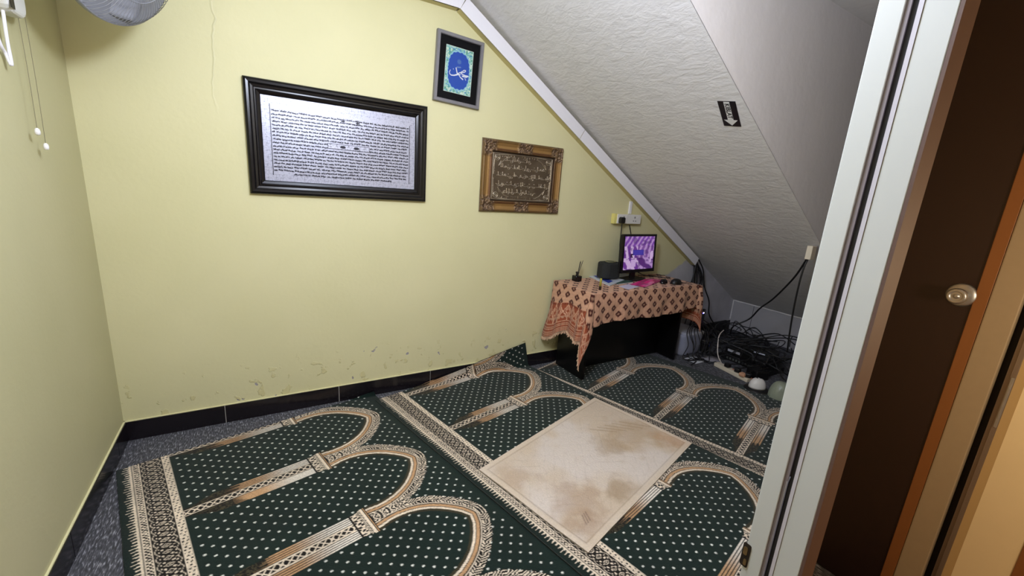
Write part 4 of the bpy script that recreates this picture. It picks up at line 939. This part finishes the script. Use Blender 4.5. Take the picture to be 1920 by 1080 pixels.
# grey plastic tub under the cloth corner
tz = empty('plastic_tub', (3.37, 2.32, 0), .0, 'bluish grey plastic tub on the floor beside the table', 'tub')
M_tub = mat('bluish_plastic', srgb(160, 164, 184), .4, noise=.12, nscale=9, bump=.3, bscale=14)
v_ = []; f_ = []; lev = [(0, .86), (.02, .9), (.10, .95), (.17, 1.0), (.19, 1.04), (.21, 1.02), (.205, .9)]
rp = rrect(.31, .25, .06, 5); n_ = len(rp)
for z_, k_ in lev: v_ += [(x*k_, y*k_, z_) for x, y in rp]
f_ = [(i*n_+j, i*n_+(j+1) % n_, (i+1)*n_+(j+1) % n_, (i+1)*n_+j) for i in range(len(lev)-1) for j in range(n_)]+[tuple(range(n_-1, -1, -1)), tuple((len(lev)-1)*n_+j for j in range(n_))]
MB().add(v_, f_).build('tub_body', M_tub, tz, smooth=True)
MB().box((-.13, -.13, .19), (.13, .13, .222)).build('lid', mat('pale_tub_lid', srgb(176, 178, 190), .45, bump=.4, bscale=20), tz, bevel=.014, seg=3)
apx = px(1320, 660, 2, 0); ad = empty('power_adapter', (apx[0]+.03, apx[1]+.02, .0), .5, 'black power adapter brick with blue tape next to the plastic tub', 'adapter')
MB().box((-.05, -.035, .0), (.05, .035, .12)).build('brick', M_bk, ad, bevel=.008)
MB().box((-.030, -.0365, .06), (.0, .036, .1)).build('blue_tape', mat('blue_tape', srgb(60, 80, 170), .5), ad)
# leaning black panel against the wall
lp = empty('dark_board', (4.10, 2.44, 0), 0, 'dark flat panel propped in the far corner behind the cables', 'panel')
MB().box((-.13, -.012, 0), (.15, .012, .17)).build('panel_body', mat('matte_black_board', srgb(30, 30, 32), .7), lp, bevel=.002)
# recorder and switch, fronts facing -X
dv_ = empty('network_switch', (3.70, 1.83, 0), .0, 'black rack switch with a row of ports lying on the floor by the power strip', 'network switch')
MB().box((-.11, -.22, .004), (.12, .22, .05)).build('case', M_bk, dv_, bevel=.003)
M_port = mat('grey_port', srgb(120, 124, 124), .4, .4)
for k_ in range(12): MB().box((-.1135, .15-.028*k_, .018), (-.1105, .165-.028*k_, .036)).build('port', M_port, dv_)
dr_ = empty('video_recorder', (3.74, 1.86, .0505), .0, 'black recorder with white labels stacked on the switch under tangled cables', 'recorder')
MB().box((-.10, -.19, 0), (.15, .19, .055)).build('case', M_bk, dr_, bevel=.003)
M_lab = mat('white_label', srgb(214, 216, 232), .6)
MB().box((-.1015, .10, .020), (-.1002, .165, .042)).build('label', M_lab, dr_); MB().box((-.1015, .05, .020), (-.1002, .092, .042)).build('label', M_lab, dr_)
MB().box((-.1015, -.12, .025), (-.1002, -.06, .036)).build('silver_label', M_port, dr_)
ml = empty('media_converter', (3.80, 1.80, .106), .2, 'small black box on top of the recorder', 'box')
MB().box((-.08, -.11, 0), (.08, .11, .035)).build('case', M_bk, ml, bevel=.004); MB().box((-.0815, -.04, .012), (-.0802, .05, .022)).build('label', M_lab, ml)
# power strip
pa, pb = px(1343, 684, 2, .02), px(1402, 714, 2, .02); mid = (pa+pb)/2; an_ = math.atan2(pb[1]-pa[1], pb[0]-pa[0]); Lp = np.linalg.norm((pb-pa)[:2])
M_cream = mat('cream_plastic', srgb(222, 210, 188), .4)
ps = empty('power_strip', (mid[0]+.03, mid[1], 0), an_, 'cream extension power strip on the grey floor with black plugs', 'power strip')
MB().box((-Lp/2-.02, -.03, 0), (Lp/2, .03, .034)).build('strip_body', M_cream, ps, bevel=.005)
for k_ in range(4): MB().box((-Lp/2+.05+.085*k_, .004, .0341), (-Lp/2+.065+.085*k_, .02, .037)).build('rocker_switch', mat('rocker', srgb(200, 120, 90), .4) if k_ == 0 else bpy.data.materials['rocker'], ps)
for k_ in range(3):
    c_ = ps.matrix_basis @ Vector((-Lp/2+.09+.095*k_, -.004, .0345)); c_ = Matrix.Translation(ps.location) @ Matrix.Rotation(an_, 4, 'Z') @ Vector((-Lp/2+.09+.10*k_, .002, .0348))
    bp2 = empty('plug', c_, an_+.3*k_, ('black plug at the far end of the cream power strip', 'black plug in the middle of the cream power strip', 'black plug nearest the doorway on the cream power strip')[k_], 'plug')
    MB().prism(rrect(.046, .044, .012), 0, .034).build('plug_body', M_bk, bp2, bevel=.005)
    MB().tube([(0, .01, .02), (.0, .04, .022), (.03, .10, .03), (.02+.05*k_, .18, .06), (.06, .26, .04)], .004, 6).build('lead', M_cab, bp2, smooth=True)
tag(MB().box((px(1394, 704, 2, .04)[0]-.03, px(1394, 704, 2, .04)[1]-.02, .0345), (px(1394, 704, 2, .04)[0]+.015, px(1394, 704, 2, .04)[1]+.025, .062)).build('orange_adapter', mat('pale_orange_plastic', srgb(206, 156, 124), .4), None, bevel=.006), 'pale orange adapter block at the end of the power strip', 'adapter')
# white charger on a black base
wc_ = px(1420, 722, 2, .04); wb = empty('charging_dock', (wc_[0], wc_[1], 0), -.6, 'round black charging base holding a white plug adaptor', 'dock')
MB().lathe([(.085, 0), (.09, .006), (.082, .016), (.05, .02)], 32).build('base', M_bk, wb, smooth=True)
dome(.125, .095, .078).build('white_shell', mat('white_shell_plastic', srgb(224, 220, 216), .35), wb, smooth=True).location = (0, 0, .02)
for dx in (-.012, .012): MB().box((dx-.004, -.006, .094), (dx+.004, .008, .0995)).build('pin_hole', M_slot, wb)
bd_ = empty('black_box', (3.47, 1.65, 0), -.35, 'black box squeezed between the switch and the white adaptor', 'box'); MB().box((-.06, -.06, .0), (.06, .06, .075)).build('case', M_bk, bd_, bevel=.01)
# pale bag by the doorway frame
bgp = px(1452, 748, 2, 0); bg = dome(.15, .15, .13, 24, 12).build('plastic_bag', mat('pale_green_plastic', srgb(140, 146, 128), .4, bump=.8, bscale=18), None, smooth=True)
bg.location = (bgp[0]+.05, bgp[1]-.005, 0); tag(bg, 'pale green plastic bag on the floor partly behind the door frame', 'bag')
# white cable
wp = [px(1357, 619, 1, 2.10), px(1349, 628, 1, 2.08), px(1346, 645, 1, 2.03), px(1346, 665, 1, 1.98), px(1352, 680, 1, 1.94), px(1358, 688, 1, 1.93)]
tag(MB().tube(wp, .0045, 8).build('white_cable', mat('white_cable', srgb(216, 206, 200), .5), None, smooth=True), 'white cable curving down onto the cream power strip', 'cable')
# paper bits on the floor
tag(MB().prism([tuple(px(*q_, 2, .001)[:2]) for q_ in ((1283, 672), (1305, 682), (1322, 678), (1302, 667))], .0005, .0018).build('paper_scrap', M_page, None), 'grey-white paper scrap on the floor in front of the plastic tub', 'paper')
tag(MB().lathe([(.085, 0), (.09, .004), (.088, .008), (.0, .009)], 28, Matrix.Translation((px(1332, 672, 2, 0)[0], px(1332, 672, 2, 0)[1], .001))).build('disc_lid', mat('grey_disc', srgb(150, 146, 152), .5), None, smooth=True), 'flat round grey lid on the floor beside the plastic tub', 'lid')
# the tangle
TG = 'black cables tangled over the recorder'
for k_ in range(34):
    cx_, cy_ = rr.uniform(3.55, 4.15), rr.uniform(1.55, 2.25); n_ = rr.randint(4, 7); r0_ = rr.uniform(.08, .24); a0 = rr.uniform(0, 6.28); zt = rr.uniform(.03, .20)
    pts = []
    for i in range(n_):
        a_ = a0+i*rr.uniform(.7, 1.2); pts.append((min(cx_+r0_*1.2*math.cos(a_), 4.45), min(cy_+r0_*math.sin(a_), 2.5), max(.012, zt+rr.uniform(-.05, .07))))
    pts = [(p[0], p[1], max(p[2], .165 if (3.6 < p[0] < 3.93 and 1.6 < p[1] < 2.1) else .012)) for p in pts]
    tag(MB().tube(pts, rr.choice([.0035, .0045, .0055]), 6, 6).build('tangled_cable', M_cab if k_ % 5 else M_cab2, None, smooth=True), 'black cable in the tangle piled around the recorder and switch', 'cable', TG)
for k_ in range(9):
    x0, y0 = rr.uniform(3.22, 3.6), rr.uniform(2.0, 2.22); pts = [(x0+.10*i*math.cos(k_)+rr.uniform(-.05, .05), min(2.4, max(1.95, y0+.06*i*math.sin(k_)+rr.uniform(-.06, .06))), (.006 if i % 2 else .03+.03*rr.random())) for i in range(5)]
    tag(MB().tube([(min(max(p[0], 3.14), 4.2), p[1]-.1*(p[1] > 2.18)*(p[0] < 3.56), p[2]) for p in pts], .0035, 6, 6).build('floor_cable', M_cab, None, smooth=True), 'thin black cable lying loose on the floor around the plastic tub', 'cable', 'loose cables around the tub')
for k_ in range(8):
    xa = 3.20+.045*k_+rr.uniform(-.02, .02); ya = 2.165-rr.uniform(.0, .03)
    tag(MB().tube([(3.66+rr.uniform(-.02, .04), 2.38, .26+.03*rr.random()), (3.50+.02*k_*.5, 2.33-.01*k_, .246+.012*rr.random()), (xa+.03, 2.20, .234), (xa+rr.uniform(-.02, .05), 2.150, .13), (xa-.03+rr.uniform(-.05, .05), ya-.03, .03), (xa+.08, ya-.07, .006), (xa+.20, ya-.04, .006)], .0036, 6, 6).build('draped_cable', M_cab, None, smooth=True), 'black cable draped over the bluish plastic tub', 'cable', 'cables draped over the tub')
for k_, (x0, hh_) in enumerate(((3.9, .30), (3.98, .26))):
    tag(MB().tube([(3.62+.05*k_, 1.98, .17), (3.75+.05*k_, 1.86, .22), (x0, 1.70, hh_), (x0+.05, 1.52, hh_-.02), (x0, 1.36, .16), (x0-.1, 1.25, .06)], .005, 8).build('arched_cable', M_cab, None, smooth=True), ('taller black cable arching over the tangle beside the end wall', 'lower black cable arching over the tangle beside the end wall')[k_], 'cable')
# cream box on the underside edge with its two cables
bxp = px(1521, 470, 1, 1.36)
jx = empty('junction_box', (bxp[0], bxp[1], bxp[2]), 0, 'small cream junction box under the stair edge at the door frame', 'junction box')
top_z = slope_z(bxp[0]+.03)-bxp[2]
MB().box((-.03, -.018, -.06), (.03, .018, top_z-.002)).build('box_body', M_cream, jx, bevel=.004)
tag(MB().tube([px(1519, 474, 1, 1.38), px(1507, 495, 1, 1.45), px(1486, 524, 1, 1.58), px(1450, 560, 1, 1.75), px(1425, 578, 1, 1.86), px(1405, 598, 1, 1.95), px(1375, 612, 1, 2.05), (3.85, 2.15, .16)], .0068, 8).build('long_cable', M_cab, None, smooth=True), 'long black cable sagging from the cream junction box to the tangle', 'cable')
tag(MB().tube([px(1518, 480, 1, 1.37), px(1508, 500, 1, 1.375), px(1499, 530, 1, 1.38), px(1490, 570, 1, 1.385), px(1482, 615, 1, 1.39), px(1476, 660, 1, 1.40)], .006, 8).build('drop_cable', M_cab, None, smooth=True), 'black cable dropping straight down beside the door frame', 'cable')
